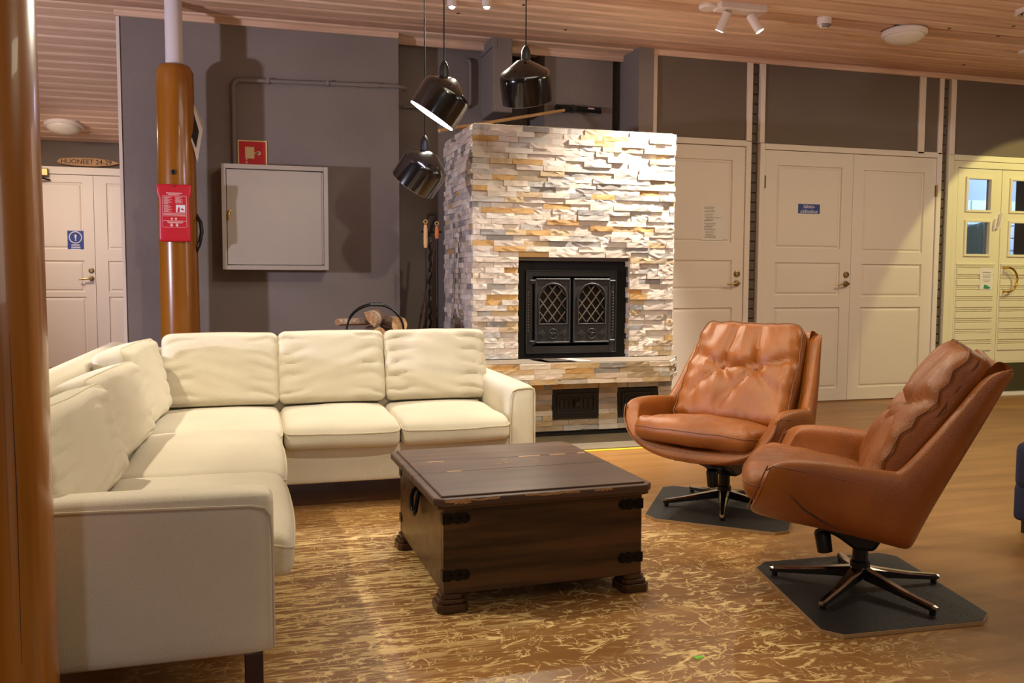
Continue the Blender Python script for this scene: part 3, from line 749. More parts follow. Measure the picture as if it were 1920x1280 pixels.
# hearth plate on the floor with yellow edge tape
bm = B(); box(bm, 1.22, 2.62, 4.785, 5.238, .0005, .010, .002); tag(obj('hearth_plate', bm, M_conc), 'grey hearth plate on the floor in front of the fireplace', 'floor plate')
bm = B(); box(bm, 1.22, 2.62, 4.745, 4.784, .0005, .003); tag(obj('floor_tape', bm, M_yellow), 'yellow tape strip along the front edge of the hearth plate', 'tape')
bm = B(); prism(bm, [(1.10,2.043),(1.125,2.049),(1.128,2.033),(1.103,2.028)], 'z', .0005, .002); tag(obj('tape_scrap', bm, M_green), 'tiny bright green tape scrap on the floor in front of the chest', 'tape')
pp = thing('loose_paper', 'white printed sheet lying on the fireplace bench below the iron doors', 'paper', (1.80, 5.10, BZ1+.005))
bm = B(); n = 10
g = [[bm.verts.new((-.14+.28*i/n+(-.035 if j else .02), (-.105 if j == 0 else .11), .0025+.004*max(0,(i-7)/3)**2*(1 if j==0 else .2))) for i in range(n+1)] for j in (0,1)]
for i in range(n): bm.faces.new((g[0][i],g[0][i+1],g[1][i+1],g[1][i]))
bmesh.ops.solidify(bm, geom=bm.faces[:], thickness=.0008); obj('sheet', bm, M_paper, pp, smooth=1.0)
bm = B()
for k in range(6): box(bm, -.10, .03+.02*(k%3), -.06+k*.024, -.055+k*.024, .0022, .0030)
obj('printed_lines', bm, M_paperp, pp, kind='stuff')
# squeegee lying over the top of the fireplace
a, b = Vector((1.165, 5.72, 1.972)), Vector((2.29, 6.40, 2.293))
br = thing('floor_squeegee', 'long wooden handled black squeegee leaning over the fireplace top', 'squeegee', a)
bm = B(); tube(bm, [a, a.lerp(b,.5), b], .0125, 10); obj('handle', bm, M_hand, br, world=True, smooth=.8)
bm = B(); tube(bm, [b-(b-a).normalized()*.03, b+(b-a).normalized()*.06], .02, 10); lathe(bm, [(0,-.02),(.03,-.018),(.03,.018),(0,.02)], 14, aim(b+(b-a).normalized()*.075,(0,-1,0))); obj('socket', bm, M_blackp, br, world=True, smooth=.8)
hd = B(); box(hd, -.185, .185, -.018, .018, -.008, .022, .004); box(hd, -.185, .185, -.010, -.002, -.024, -.006); 
Mh = Matrix.Translation((2.40, 6.435, 2.308)) @ Matrix.Rotation(.02,4,'Y') @ Matrix.Rotation(-.5,4,'X'); hd.transform(Mh); head = obj('squeegee_head', hd, M_blackp, br, world=True)
bm = B(); box(bm, .075,.125,-.019,-.0185,-.002,.012); bm.transform(Mh); obj('sticker', bm, M_print, head, world=True)

# ------------------------------------------------------------------ left wall fittings
cb_ = thing('hose_cabinet', 'grey steel wall cabinet with small brass key handle under the red sign', 'cabinet', (.135, LY, 1.41))
X0, X1, Z0, Z1, YF = -.210, .480, 1.062, 1.758, 6.12
bm = B(); t = .03
for a,b,c,d in ((X0,X0+t,Z0,Z1),(X1-t,X1,Z0,Z1),(X0+t,X1-t,Z1-t,Z1),(X0+t,X1-t,Z0,Z0+t)): box(bm, a,b, YF, LY, c,d, .003)
box(bm, X0+t, X1-t, YF+.04, YF+.05, Z0+t, Z1-t)
obj('body', bm, M_cab, cb_, world=True)
bm = B(); box(bm, X0+t+.004, X1-t-.014, YF+.004, YF+.022, Z0+t+.005, Z1-t-.006, .002); dr = obj('door', bm, M_cab, cb_, world=True)
bm = B(); tube(bm, [(X1-t-.007,YF+.004,Z0+t+.01),(X1-t-.007,YF+.004,Z1-t-.01)], .006, 8); obj('hinge_rod', bm, M_cab, dr, world=True, smooth=.8)
bm = B(); lathe(bm, [(0,0),(.010,0),(.009,.012),(0,.014)], 14, aim((-.160,YF+.004,1.445),(0,-1,0))); tube(bm, [(-.160,YF-.010,1.448),(-.164,YF-.018,1.43),(-.172,YF-.016,1.385)], [.007,.007,.005], 8); obj('handle', bm, M_brass, dr, world=True, smooth=.8)
sg = thing('fire_hose_sign', 'square red fire hose sign with cream reel symbol over the grey cabinet', 'sign', (-.010, LY-.001, 1.86))
bm = B(); box(bm, -.097,.097,-.005,0,-.088,.088,.001,1); obj('plate', bm, M_glow, sg)
bm = B(); box(bm, -.088,.088,-.0062,-.004,-.080,.079,.001,1); obj('red_field', bm, M_red, sg)
bm = B(); box(bm, -.048,.012,-.0072,-.006,-.036,.042); box(bm, .012,.042,-.0072,-.006,-.002,.006); lathe(bm, [(0,0),(.014,0),(.014,.001),(0,.001)], 16, aim((.042,-.0062,.002),(0,-1,0))); box(bm, -.042,-.034,-.0072,-.006,-.050,-.036); lathe(bm, [(0,0),(.006,0),(.006,.001),(0,.001)], 12, aim((-.038,-.0062,-.062),(0,-1,0)))
obj('reel_symbol', bm, M_glow, sg)
pi_ = thing('wall_pipe', 'thin grey painted pipe bending along the left wall above the cabinet', 'pipe', (-.13, LY, 1.76))
path = [(-.128,LY-.022,1.755),(-.128,LY-.022,2.30)] + [(-.128+.045*(1-math.cos(a)),LY-.022,2.30+.045*math.sin(a)) for a in (.4,.8,1.2)] + [(-.083,LY-.022,2.345),(.98,LY-.022,2.372)] + [(1.01,LY-.02,2.372),(1.045,LY+.01,2.372),(1.055,LY+.06,2.372)]
bm = B(); tube(bm, path, .014, 10); tube(bm, [(.72,LY-.022,2.365),(.86,LY-.022,2.369)], .018, 10)
obj('pipe', bm, M_wall, pi_, world=True, smooth=.8)
for x, z in ((-.128,1.95),(.1,2.35),(.5,2.36)):
    bm = B(); box(bm, x-.010,x+.010,LY-.040,LY,z-.018,z+.018,.004); obj('pipe_clip', bm, M_wall, pi_, world=True)
pr = thing('water_pipe', 'short grey pipe loop on the recess wall behind the pendant lamps', 'pipe', (1.55, 6.58, 2.3))
bm = B(); tube(bm, [(1.40,6.555,2.295),(1.545,6.555,2.30),(1.572,6.55,2.32),(1.576,6.55,2.36),(1.576,6.55,2.62),(1.566,6.55,2.645),(1.54,6.552,2.65)], .013, 10); obj('pipe', bm, M_wall, pr, world=True, smooth=.8)
bm = B(); tube(bm, [(1.06,6.555,2.275),(1.42,6.555,2.285)], .012, 10); tag(obj('water_pipe', bm, M_wall, smooth=.8), 'low straight grey pipe in the recess left of the pipe loop', 'pipe')

# ------------------------------------------------------------------ log posts
def log_post(name, x, y, r0, r1, z1, label, seed, steel=None):
    t = thing(name, label, 'post', (x,y,0)); bm = B(); n = 40; zs = [0,.02]+[.1*k for k in range(1,int(z1/.1)+1) if .1*k < z1-.06]+[z1-.045,z1-.012,z1]
    rings = []
    for z in zs:
        r = r0+(r1-r0)*z/z1
        if z == z1-.012: r *= .86
        if z == z1: r *= .74
        rings.append([bm.verts.new((r*(1+.018*noise.noise((math.cos(2*PI*k/n)*1.2+seed,math.sin(2*PI*k/n)*1.2,z*.9)))*math.cos(2*PI*k/n), r*(1+.018*noise.noise((math.cos(2*PI*k/n)*1.2+seed,math.sin(2*PI*k/n)*1.2,z*.9)))*math.sin(2*PI*k/n), z)) for k in range(n)])
    for A, Q in zip(rings, rings[1:]):
        for k in range(n): bm.faces.new((A[k],A[(k+1)%n],Q[(k+1)%n],Q[k]))
    bm.faces.new(rings[-1]); bm.faces.new(rings[0][::-1])
    obj('trunk', bm, M_log, t, smooth=.9)
    if steel:
        bm = B(); lathe(bm, [(0,z1-.01),(steel,z1-.01),(steel,CZ+.01),(0,CZ+.01)], 28); obj('steel_pipe', bm, M_steelw, t, smooth=.8)
    return t
p1 = log_post('log_post', -.535, 1.85, .152, .142, 2.70, 'thick varnished log post at the left edge beside the sofa arm', 3.1)
bm = B()
for pts in ([(-.42,1.735,.3),(-.418,1.735,.62),(-.421,1.737,.9)], [(-.47,1.712,.55),(-.469,1.712,.95),(-.472,1.713,1.3)]): tube(bm, pts, [.0004,.0011,.0004], 5)
obj('drying_crack', bm, M_crack, p1, world=True)
p2 = log_post('log_post', -.474, 6.03, .124, .113, 2.345, 'varnished log post with white steel pipe on top behind the sofa', 8.7, .053)
bm = B(); lathe(bm, [(0,0),(.016,0),(.016,.006),(.008,.008),(.006,.002),(0,.002)], 16, aim((-.485,5.912,1.665),(0,-1,0))); obj('bolt', bm, M_blackp, p2, world=True, smooth=.8)
fb = thing('fire_blanket', 'red fire blanket pouch with white print hanging on the log post', 'fire blanket', (-.482, 5.90, 1.41))
bm = cushion(.098, .012, .178, .010, 12, 0, lambda q: Vector((q.x*(1.05 if q.z > .12 else .93-.02*math.sin(q.z*9)), q.y-.004*math.cos(q.x*14)*math.cos(q.z*7), q.z)))
obj('pouch', bm, M_redfab, fb, smooth=1.0)
bm = B(); lathe(bm, [(0,0),(.006,0),(.004,.006),(0,.006)], 10, aim((.003,-.013,.165),(0,-1,0))); obj('screw', bm, M_alu, fb)
bm = B(); y0, y1 = -.0185, -.0165
def line(x0,x1,z,h=.0022): box(bm, x0,x1,y0,y1,z-h/2,z+h/2)
line(-.046,.046,.122,.006); line(-.034,.030,.113,.003)
for a,b,c,d in ((-.070,.072,.104,.106),(-.070,.072,-.003,-.001),(-.070,-.068,-.088,.106),(.070,.072,-.088,.106),(-.070,.072,-.050,-.048),(-.070,.072,-.020,-.018),(-.066,.066,-.089,-.087)): box(bm,a,b,y0,y1,c,d)
for k in range(9): line(-.062, -.012-.012*(k%3), .098-k*.0052)
for k in range(9): line(-.062, -.014-.010*((k+1)%3), .048-k*.0052)
for k in range(8): line(.006, .048-.010*(k%3) if k < 4 else .040+.01*(k%2), .098-k*.0052)
line(-.066,.066,-.007); line(-.066,.066,-.013); line(-.045,.05,-.056,.004); line(-.04,.045,-.062,.003)
for x in (-.018,.014): box(bm, x-.006,x+.006,y0,y1,-.068-.008,-.066); prism(bm, [(x-.011,-.076),(x+.011,-.076),(x,-.087)], 'y', y0, y1)
for x in (-.016,.008): lathe(bm, [(0,0),(.007,0),(.007,.001),(0,.001)], 10, aim((x,-.017,-.036),(0,-1,0)))
obj('printed_text', bm, M_print, fb, kind='stuff')
bm = B(); box(bm, .010,.064,y0,y1,.004,.050); pic = obj('printed_picture', bm, M_bluep, fb)
bm = B(); prism(bm, [(.016,.006),(.030,.006),(.032,.026),(.026,.042),(.022,.030)], 'y', y0-.0006, y0+.0002); prism(bm, [(.036,.024),(.046,.030),(.060,.018),(.052,.016)], 'y', y0-.0006, y0+.0002); obj('figure', bm, M_redfab, pic)
# framed photo leaflets fixed to the right side of the post
lf = thing('leaflet', 'folded white leaflet with dark picture pinned to the side of the log post', 'leaflet', (-.366, 6.02, 1.93))
bm = B(); q = [(0,0,.19),(.052,.01,.02),(.020,-.035,-.185),(-.022,-.06,-.03)]
vs = [bm.verts.new(p) for p in q]; bm.faces.new(vs); bmesh.ops.subdivide_edges(bm, edges=bm.edges[:], cuts=3, use_grid_fill=True); bmesh.ops.solidify(bm, geom=bm.faces[:], thickness=.002); obj('sheet', bm, M_paper, lf)
bm = B(); q2 = [(.002,-.010,.135),(.034,-.008,.008),(.016,-.036,-.10),(-.014,-.052,-.02)]
vs = [bm.verts.new(Vector(p)+Vector((-.002,-.004,0))) for p in q2]; bm.faces.new(vs); bmesh.ops.solidify(bm, geom=bm.faces[:], thickness=.002); obj('printed_picture', bm, M_photo, lf)
bm = B(); vs = [bm.verts.new(p) for p in ((.052,.01,.02),(.066,.02,.055),(.022,.012,.155),(0,0,.19))]; bm.faces.new(vs); bmesh.ops.solidify(bm, geom=bm.faces[:], thickness=.002); obj('folded_flap', bm, M_paper, lf)
bm = B(); tube(bm, [(-.37,6.02,1.42),(-.335,5.98,1.36),(-.328,5.97,1.30),(-.345,5.98,1.22),(-.37,6.0,1.17)], .012, 8); tag(obj('cable_loop', bm, M_blackp, smooth=.9), 'short dark cable loop bulging from the side of the log post by the fire blanket', 'cable')

# ------------------------------------------------------------------ corner sofa
sofa = thing('corner_sofa', 'large cream fabric corner sofa with loose back cushions and dark legs', 'sofa', (-.3, 3.4, 0))
def soft_box(name, x0,x1,y0,y1,z0,z1, r=.03, crown=.008, n=12, fn=None):
    bm = cushion((x1-x0)/2,(y1-y0)/2,(z1-z0)/2, r, n, crown, fn)
    bmesh.ops.translate(bm, vec=((x0+x1)/2,(y0+y1)/2,(z0+z1)/2), verts=bm.verts)
    return obj(name, bm, M_fabric, sofa, smooth=1.2, world=True)
soft_box('base', -.62,.028,2.10,4.55,.13,.285,.012,0)
soft_box('base', .0,1.12,3.825,4.60,.118,.285,.012,0)
soft_box('back_frame', -.735,-.615,2.06,4.80,.13,.685,.05,.0)
soft_box('back_frame', -.72,1.20,4.66,4.80,.13,.655,.05,.0)
arm1 = soft_box('armrest', -.72,.030,2.05,2.168,.132,.515,.030,.004)
arm2 = soft_box('armrest', 1.102,1.218,3.795,4.76,.125,.522,.030,.004)
# piping on the arm fronts
def piping(pts, r=.004, closed=False, parent=sofa, step=.03):
    bm = B(); tube(bm, densify(pts, step, closed), r, 6, closed); return obj('piping', bm, M_pipingf, parent, smooth=.9, world=True)
piping([(-.70,2.046,.497),(-.40,2.0465,.496),(-.02,2.046,.486),(.010,2.047,.480),(.022,2.05,.462),(.0265,2.052,.40),(.027,2.053,.15)], .0035)
piping([(1.102,3.815,.13),(1.103,3.80,.47),(1.110,3.795,.497),(1.135,3.793,.507),(1.19,3.793,.510),(1.212,3.797,.505),(1.217,3.80,.48),(1.217,3.80,.14)], .0035)
def wr(q, seed, amp, sx, sz, edge=None):
    v = noise.noise((q.x*sx+seed, q.y*sx*1.3, q.z*sz+seed*2))+.5*noise.noise((q.x*sx*2.3-seed, q.y*2.3*sx, q.z*sz*2.1))
    return v*amp
def seat(x0,x1,y0,y1,z0,z1,seed,front='y'):
    hx, hy, hz = (x1-x0)/2,(y1-y0)/2,(z1-z0)/2
    def fn(q):
        k = wr(q, seed, .005, 4, 3)
        fall = 0
        if front == 'y' and q.y < -hy+.10 and q.z > 0: fall = .020*((-hy+.10-q.y)/.10)**2
        if front == 'x' and q.x > hx-.10 and q.z > 0: fall = .020*((q.x-hx+.10)/.10)**2
        if front == 'y': q.y -= .014*(1-(q.x/hx)**2)*(1 if q.y < 0 else 0)*(1-(q.z/hz)**2*.5)
        else: q.x += .014*(1-(q.y/hy)**2)*(1 if q.x > 0 else 0)*(1-(q.z/hz)**2*.5)
        q.z += k-fall
        return q
    bm = cushion(hx-.002,hy-.002,hz,.032,20,.026,fn)
    bmesh.ops.translate(bm, vec=((x0+x1)/2,(y0+y1)/2,(z0+z1)/2), verts=bm.verts)
    c = obj('seat_cushion', bm, M_fabric, sofa, smooth=1.3, world=True)
    cx, cy = (x0+x1)/2, (y0+y1)/2
    pts = []
    for p in densify(rrect(hx-.004,hy-.004,.03,z1-.026),.04):
        q = fn(Vector((p.x,p.y,hz-.026))); q = Vector((q.x+cx, q.y+cy, q.z+(z0+z1)/2)); d = Vector((q.x-cx, q.y-cy, 0)).normalized(); pts.append(q+d*.001)
    bm = B(); tube(bm, pts, .0042, 6, True); obj('piping', bm, M_pipingf, c, smooth=.9, world=True)
    return c
seat(.100,.600,3.775,4.42,.272,.385,1.3); seat(.602,1.100,3.775,4.42,.272,.385,5.1)
seat(-.44,.098,3.722,4.42,.276,.388,2.2)
seat(-.44,.080,2.175,2.895,.268,.388,3.7,'x'); seat(-.44,.084,2.897,3.720,.268,.388,4.4,'x')
def back(cx, cy, w, h, t, z0, lean, rz, seed, folds, sag=0.0):
    """loose back cushion standing on the seat; local -y is its front"""
    hx, hz, hy = w/2, h/2, t/2
    def fn(q):
        u, v = q.x/hx, q.z/hz
        puff = .020*(1-u*u)*(1-v*v)
        q.y += puff*(-1 if q.y < 0 else 1)
        if q.y < 0:
            # gathers running in from the two seams
            e = max(0, abs(u)-.35)/.65
            g = (.5+.5*math.sin(v*17+seed*3+3.0*noise.noise((u*2.5,v*2.2,seed)) + u*2.5*(1 if u > 0 else -1)))**4*.019*e*(1.15-e)*1.6*folds
            g += .007*folds*noise.noise((u*1.3+seed, v*3.8+u*1.6*(1 if seed > 4 else -1), seed))
            q.y += g
        q.z += .010*(1-u*u)*(1 if v > .6 else 0)*.6 - sag*(1-abs(u))*max(0,v)
        q.x += wr(q, seed, .003, 5, 6)*max(0,abs(u)-.6)*2.5
        return q
    M = Matrix.Translation((cx,cy,z0)) @ Matrix.Rotation(rz,4,'Z') @ Matrix.Rotation(-lean,4,'X') @ Matrix.Translation((0,0,hz))
    bm = cushion(hx,hy,hz,.035,48,0,fn); bm.transform(M)
    c = obj('back_cushion', bm, M_fabric, sofa, smooth=1.3, world=True)
    for sgn in (-1,):
        loop = [(p[0], 0, p[1]) for p in rrect(hx-.004,hz-.004,.034,0)]
        pts = []
        for p in densify(loop, .04):
            q = fn(Vector((p.x, sgn*(hy-.022), p.z))); pts.append(M @ q)
        bm = B(); tube(bm, pts, .0038, 6, True); obj('piping', bm, M_pipingf, c, smooth=.9, world=True)
    return c
back(-.165,4.355,.528,.345,.145,.395,.26,0,6.3,1.0)
back(.351,4.355,.514,.350,.145,.395,.26,0,1.7,1.3)
back(.868,4.355,.520,.350,.145,.395,.26,0,8.2,1.9)
LB = PI/2
back(-.462,2.525,.70,.290,.14,.395,.24,LB-.070,2.9,1.0,.008)
back(-.462,3.25,.70,.292,.14,.395,.24,LB-.075,4.8,.8)
back(-.455,3.95,.64,.335,.14,.395,.22,LB-.07,7.1,.7)
for x, y in ((-.018,2.085),(-.66,2.085),(-.66,4.7),(1.16,4.7),(1.16,3.84),(-.02,3.80)):
    bm = B(); box(bm, x-.022, x+.020, y-.02, y+.025, 0, .135, .002); obj('leg', bm, M_dwood, sofa, world=True)

# ------------------------------------------------------------------ chest used as a table
CX, CY, CR = .845, 2.895, math.radians(1.6)
ch = thing('wooden_chest', 'dark stained wooden chest with iron corner straps used as a coffee table', 'chest', (CX,CY,0), CR)
hw, hd, zb, zt = .328, .350, .052, .327
for n_, a,b,c,d in (('front_board',-hw,hw,-hd,-hd+.02),('back_board',-hw,hw,hd-.02,hd),('side_board',-hw,-hw+.02,-hd+.02,hd-.02),('side_board',hw-.02,hw,-hd+.02,hd-.02)):
    bm = B(); box(bm, a,b,c,d, zb, zt, .002, 1); obj(n_, bm, M_chest, ch)
bm = B(); box(bm, -hw+.02,hw-.02,-hd+.02,hd-.02,zb+.01,zb+.025); obj('bottom_board', bm, M_chest, ch)
lx, ly0, ly1, c_ = .359, -.378, .405, .028
seams = [(-.378,-.035,1),(-.032,.135,0),(.138,.405,2)]
for a, b, kind in seams:
    if kind == 1: pts = [(-lx,a+c_),(-lx+c_,a),(lx-c_,a),(lx,a+c_),(lx,b),(-lx,b)]
    elif kind == 2: pts = [(-lx,a),(lx,a),(lx,b-c_),(lx-c_,b),(-lx+c_,b),(-lx,b-c_)]
    else: pts = [(-lx,a),(lx,a),(lx,b),(-lx,b)]
    bm = B(); prism(bm, pts, 'z', zt, zt+.024, .004)
    bd = obj('lid_board', bm, M_chesttop, ch)
    ins = .024
    y0_, y1_ = (a+ins, b-.0) if kind == 1 else ((a, b-ins) if kind == 2 else (a, b))
    bm = B(); box(bm, -lx+ins, lx-ins, y0_, y1_, zt+.020, zt+.030, .003, 2); obj('raised_field', bm, M_chesttop, bd)
bm = B(); prism(bm, [(-lx+.012,ly0+.020),(-lx+.030,ly0+.010),(lx-.030,ly0+.010),(lx-.012,ly0+.020),(lx-.012,ly1-.02),(-lx+.012,ly1-.02)], 'z', zt-.010, zt+.002, .003); obj('lid_moulding', bm, M_chest, ch)
rr = random.Random(5)
bm = B()
for x0_, x1_, y_, z_ in ((-.33,-.16,ly0-.0006,zt+.017),(-.08,.10,ly0-.0006,zt+.019),(.15,.21,ly0-.0006,zt+.019),(-.30,-.25,ly0-.0006,zt+.012)):
    pts = []; m_ = 10
    for i in range(m_+1): pts.append((x0_+(x1_-x0_)*i/m_, z_+rr.uniform(.001,.005)))
    for i in range(m_,-1,-1): pts.append((x0_+(x1_-x0_)*i/m_, z_-rr.uniform(.0005,.005)))
    prism(bm, pts, 'y', y_, y_+.001)
for x0_, x1_, y_ in ((-.27,-.21,.1365),(.07,.15,.1365),(.19,.25,.1365),(-.24,-.19,-.0335),(.30,.33,.1365)): box(bm, x0_, x1_, y_-.006, y_+.004, zt+.0296, zt+.0304)
for k in range(7):
    x = rr.uniform(-.06,.10); y = rr.uniform(.03,.10); box(bm, x, x+rr.uniform(.01,.03), y, y+.004, zt+.0296, zt+.0304)
obj('bare_wood_scuffs', bm, M_chestwear, ch, kind='stuff')
def strap(bm, sx, z, face):
    """corner strap: flame shaped tongue on the front and a tab round the corner"""
    t_ = []
    for i, (u, v) in enumerate(((0,.016),(.02,.017),(.034,.012),(.042,.017),(.052,.018),(.060,.013),(.068,.017),(.079,.014),(.086,.004),(.086,-.004),(.079,-.014),(.068,-.017),(.060,-.013),(.052,-.018),(.042,-.017),(.034,-.012),(.02,-.017),(0,-.016))):
        t_.append((sx*(hw+.003-u), z+v))
    if face == 'front': prism(bm, t_, 'y', -hd-.004, -hd+.001, .001)
    else: prism(bm, t_, 'y', hd-.001, hd+.004, .001)
    yy = -hd if face == 'front' else hd; s_ = 1 if face == 'front' else -1
    prism(bm, [(yy-s_*.004,z+.016),(yy+s_*.022,z+.016),(yy+s_*.034,z+.008),(yy+s_*.026,z),(yy+s_*.034,z-.008),(yy+s_*.022,z-.016),(yy-s_*.004,z-.016)], 'x', sx*(hw+.0035), sx*(hw-.001), .0008)
    for u in (.022,.052,.074): lathe(bm, [(0,0),(.005,0),(.003,.004),(0,.004)], 8, aim((sx*(hw-u), yy-s_*.004, z),(0,-s_,0)))
for sx in (-1,1):
    for z in (.110,.285):
        for face in ('front','back'):
            bm = B(); strap(bm, sx, z, face); obj('corner_strap', bm, M_iron, ch)
for sx in (-1,1):
    bm = B(); lathe(bm, [(0,0),(.022,0),(.018,.005),(0,.005)], 14, aim((sx*hw,0,.292),(sx,0,0)))
    lathe(bm, [(0,0),(.008,0),(.008,.014),(0,.016)], 10, aim((sx*hw,-.03,.290),(sx,0,0))); lathe(bm, [(0,0),(.008,0),(.008,.014),(0,.016)], 10, aim((sx*hw,.03,.290),(sx,0,0)))
    prism(bm, [(-.05,.285),(-.03,.303),(.03,.303),(.05,.285),(.03,.278),(-.03,.278)], 'x', sx*hw, sx*(hw+.004), .001)
    tube(bm, [(sx*(hw+.012),-.034,.288),(sx*(hw+.018),-.042,.262),(sx*(hw+.020),-.034,.232),(sx*(hw+.020),-.012,.216),(sx*(hw+.020),.012,.216),(sx*(hw+.020),.034,.232),(sx*(hw+.018),.042,.262),(sx*(hw+.012),.034,.288)], .0075, 8)
    obj('ring_handle', bm, M_iron, ch, smooth=.8)
for sx in (-1,1):
    for sy in (-1,1):
        bm = B()
        x0_, x1_ = (-hw-.022, -hw+.075) if sx < 0 else (hw-.075, hw+.022)
        y0_, y1_ = (-hd-.022, -hd+.075) if sy < 0 else (hd-.075, hd+.022)
        def oct_(g, cc): return [(x0_+g+cc,y0_+g),(x1_-g-cc,y0_+g),(x1_-g,y0_+g+cc),(x1_-g,y1_-g-cc),(x1_-g-cc,y1_-g),(x0_+g+cc,y1_-g),(x0_+g,y1_-g-cc),(x0_+g,y0_+g+cc)]
        prism(bm, oct_(0,.014), 'z', 0, .026, .003); prism(bm, oct_(.007,.012), 'z', .026, .040, .003); prism(bm, oct_(.014,.010), 'z', .040, .054, .002)
        obj('bracket_foot', bm, M_chest, ch)

# ------------------------------------------------------------------ swivel armchairs
def superU(t, n=3.0):
    a = t*PI/2; s, c = math.sin(a), math.cos(a)
    return math.copysign(abs(s)**(2/n), s), 1-abs(c)**(2/n)
def armchair(name, loc, fwd, label):
    """local frame: -y is forward, z up"""
    rz = math.atan2(fwd[0], -fwd[1])
    t = thing(name, label, 'armchair', (*loc, 0), rz, 'cognac leather swivel armchairs')
    # shell: U shaped sections fanned from the front lip over the seat and up the back
    st = [ # (bottom y,z), (edge y,z), half width, squareness
((-.345,.262),(-.262,.458),.348,2.3), ((-.325,.250),(-.240,.478),.360,2.5), ((-.24,.246),(-.19,.486),.371,3.0), ((-.09,.240),(-.05,.482),.371,3.7),
        ((.06,.224),(.045,.472),.364,4.6), ((.106,.216),(.078,.470),.360,5.0), ((.128,.216),(.086,.470),.358,5.0), ((.140,.230),(.092,.472),.356,5.0), ((.152,.262),(.098,.476),.354,5.0), ((.19,.350),(.135,.516),.344,5.0),
        ((.26,.490),(.205,.607),.328,4.6), ((.325,.620),(.260,.682),.310,4.4), ((.358,.688),(.297,.737),.299,4.2), ((.377,.726),(.330,.758),.290,4.0), ((.388,.748),(.366,.765),.282,4.0)]
    bm = B(); nU = 36; rows = []
    for (by,bz),(ey,ez),hw_,sq in st:
        row = []
        for k in range(nU+1):
            x, h = superU(-1+2*k/nU, sq)
            row.append(bm.verts.new((x*hw_*(1-.02*h), by+(ey-by)*h, bz+(ez-bz)*h)))
        rows.append(row)
    for A, Q in zip(rows, rows[1:]):
        for k in range(nU): bm.faces.new((A[k],A[k+1],Q[k+1],Q[k]))
    bmesh.ops.recalc_face_normals(bm, faces=bm.faces[:])
    if sum((f.normal.z if f.calc_center_median().z < .28 else 0) for f in bm.faces) < 0: bmesh.ops.reverse_faces(bm, faces=bm.faces[:])
    me = bpy.data.meshes.new('shell'); bm.to_mesh(me); bm.free(); me.materials.append(M_leather)
    for p in me.polygons: p.use_smooth = True
    sh = bpy.data.objects.new('shell', me); C.objects.link(sh); sh.parent = t
    md = sh.modifiers.new('thick','SOLIDIFY'); md.thickness = .058; md.offset = 1.0; md.use_quality_normals = True
    mb = sh.modifiers.new('round','SUBSURF'); mb.levels = 2; mb.render_levels = 2
    # piped seams along the outer rim and the rear corners
    bm = B()
    rim = []
    for (b_,e,hw_,sq) in st:
        x, h = superU(.975, sq); rim.append(Vector((x*hw_*(1-.02*h)-.004, b_[0]+(e[0]-b_[0])*h, b_[1]+(e[1]-b_[1])*h)))
    for s in (-1,1): tube(bm, [Vector((s*(p.x+.0005), p.y, p.z-.003)) for p in rim], .0026, 6)
    tube(bm, [(x*st[0][2]*1.0, st[0][0][0]+(st[0][1][0]-st[0][0][0])*h-.002, st[0][0][1]+(st[0][1][1]-st[0][0][1])*h) for x, h in [superU(-1+2*k/36, st[0][3]) for k in range(37)]], .0024, 6)
    obj('piped_seam', bm, M_leathers, t, smooth=.9)
    for sx in (-1,1):
        bm = B(); tube(bm, [(sx*.372,-.20,.385),(sx*.374,-.16,.345),(sx*.372,-.115,.318),(sx*.366,-.06,.292)], [.001,.003,.0035,.001], 6); obj('pull_crease_shade', bm, M_creaseshade, t, smooth=.9)  # dark tube whose colour stands in for shade in the leather fold
    # loose seat cushion
    def fs(q):
        u, v = q.x/.272, q.y/.240
        e = max(0, -v-.35)/.65
        q.z += (.014*(.5+.5*math.sin(u*26+2.5*noise.noise((u*3,v*3,1))))**2*e*(1.2-e)*1.5 if q.z > .012 else 0) + .006*noise.noise((u*3,v*4,2.0))
        if v < 0: q.y -= .035*(1-u*u)*(1-.35*(q.z/.06)**2)
        if q.z > 0: q.z += .016*(1-u*u)*(1-v*v)
        return q
    bm = cushion(.272,.240,.046,.042,40,.022,fs,1.0); bm.transform(Matrix.Translation((0,-.098,.337)) @ Matrix.Rotation(-.17,4,'X'))
    sc = obj('seat_cushion', bm, M_leather, t, smooth=1.3)
    Ms = Matrix.Translation((0,-.098,.337)) @ Matrix.Rotation(-.17,4,'X')
    pts = [Ms @ (fs(Vector((p.x,p.y,.006)))) for p in densify(rrect(.272,.240,.042,0),.03)]
    bm = B(); tube(bm, [p for p in pts], .0026, 6, True); obj('piping', bm, M_leathers, sc, smooth=.9)
    # tall back cushion with two buttons and drawn folds
    BW, BH = .262, .255
    btn = [(-.078,.005),(.078,.005)]
    def fb_(q):
        u, v = q.x/BW, q.z/BH
        w_ = 1-.10*max(0,v)+.03*max(0,-v); q.x *= w_
        if q.y < 0:
            q.y -= .030*(1-u*u)*(1-v**4)
            for bx, bz in btn:
                dx, dz = q.x-bx, q.z-bz; d2 = dx*dx+dz*dz; d = math.sqrt(d2)+1e-6
                q.y += .030*math.exp(-d2/.0016)
                an = math.atan2(dx, dz); ray_ = (.5+.5*math.cos(an*5+bx*9+1.2*noise.noise((an*1.5,bx*4,0))))**4
                q.y += .026*ray_*math.exp(-d/.19)*(1-math.exp(-d/.02))
            q.y += .015*noise.noise((u*3.6+1, v*1.1, 3.0))*(1-abs(v)*.3) + .007*noise.noise((u*7.5+v, v*2.0, 8.0))
            e = max(0, abs(u)-.55)/.45
            q.y += .006*math.sin(v*20+u*3)*e*e
        return q
    Mb = Matrix.Translation((0,.160,.578)) @ Matrix.Rotation(-.575,4,'X')
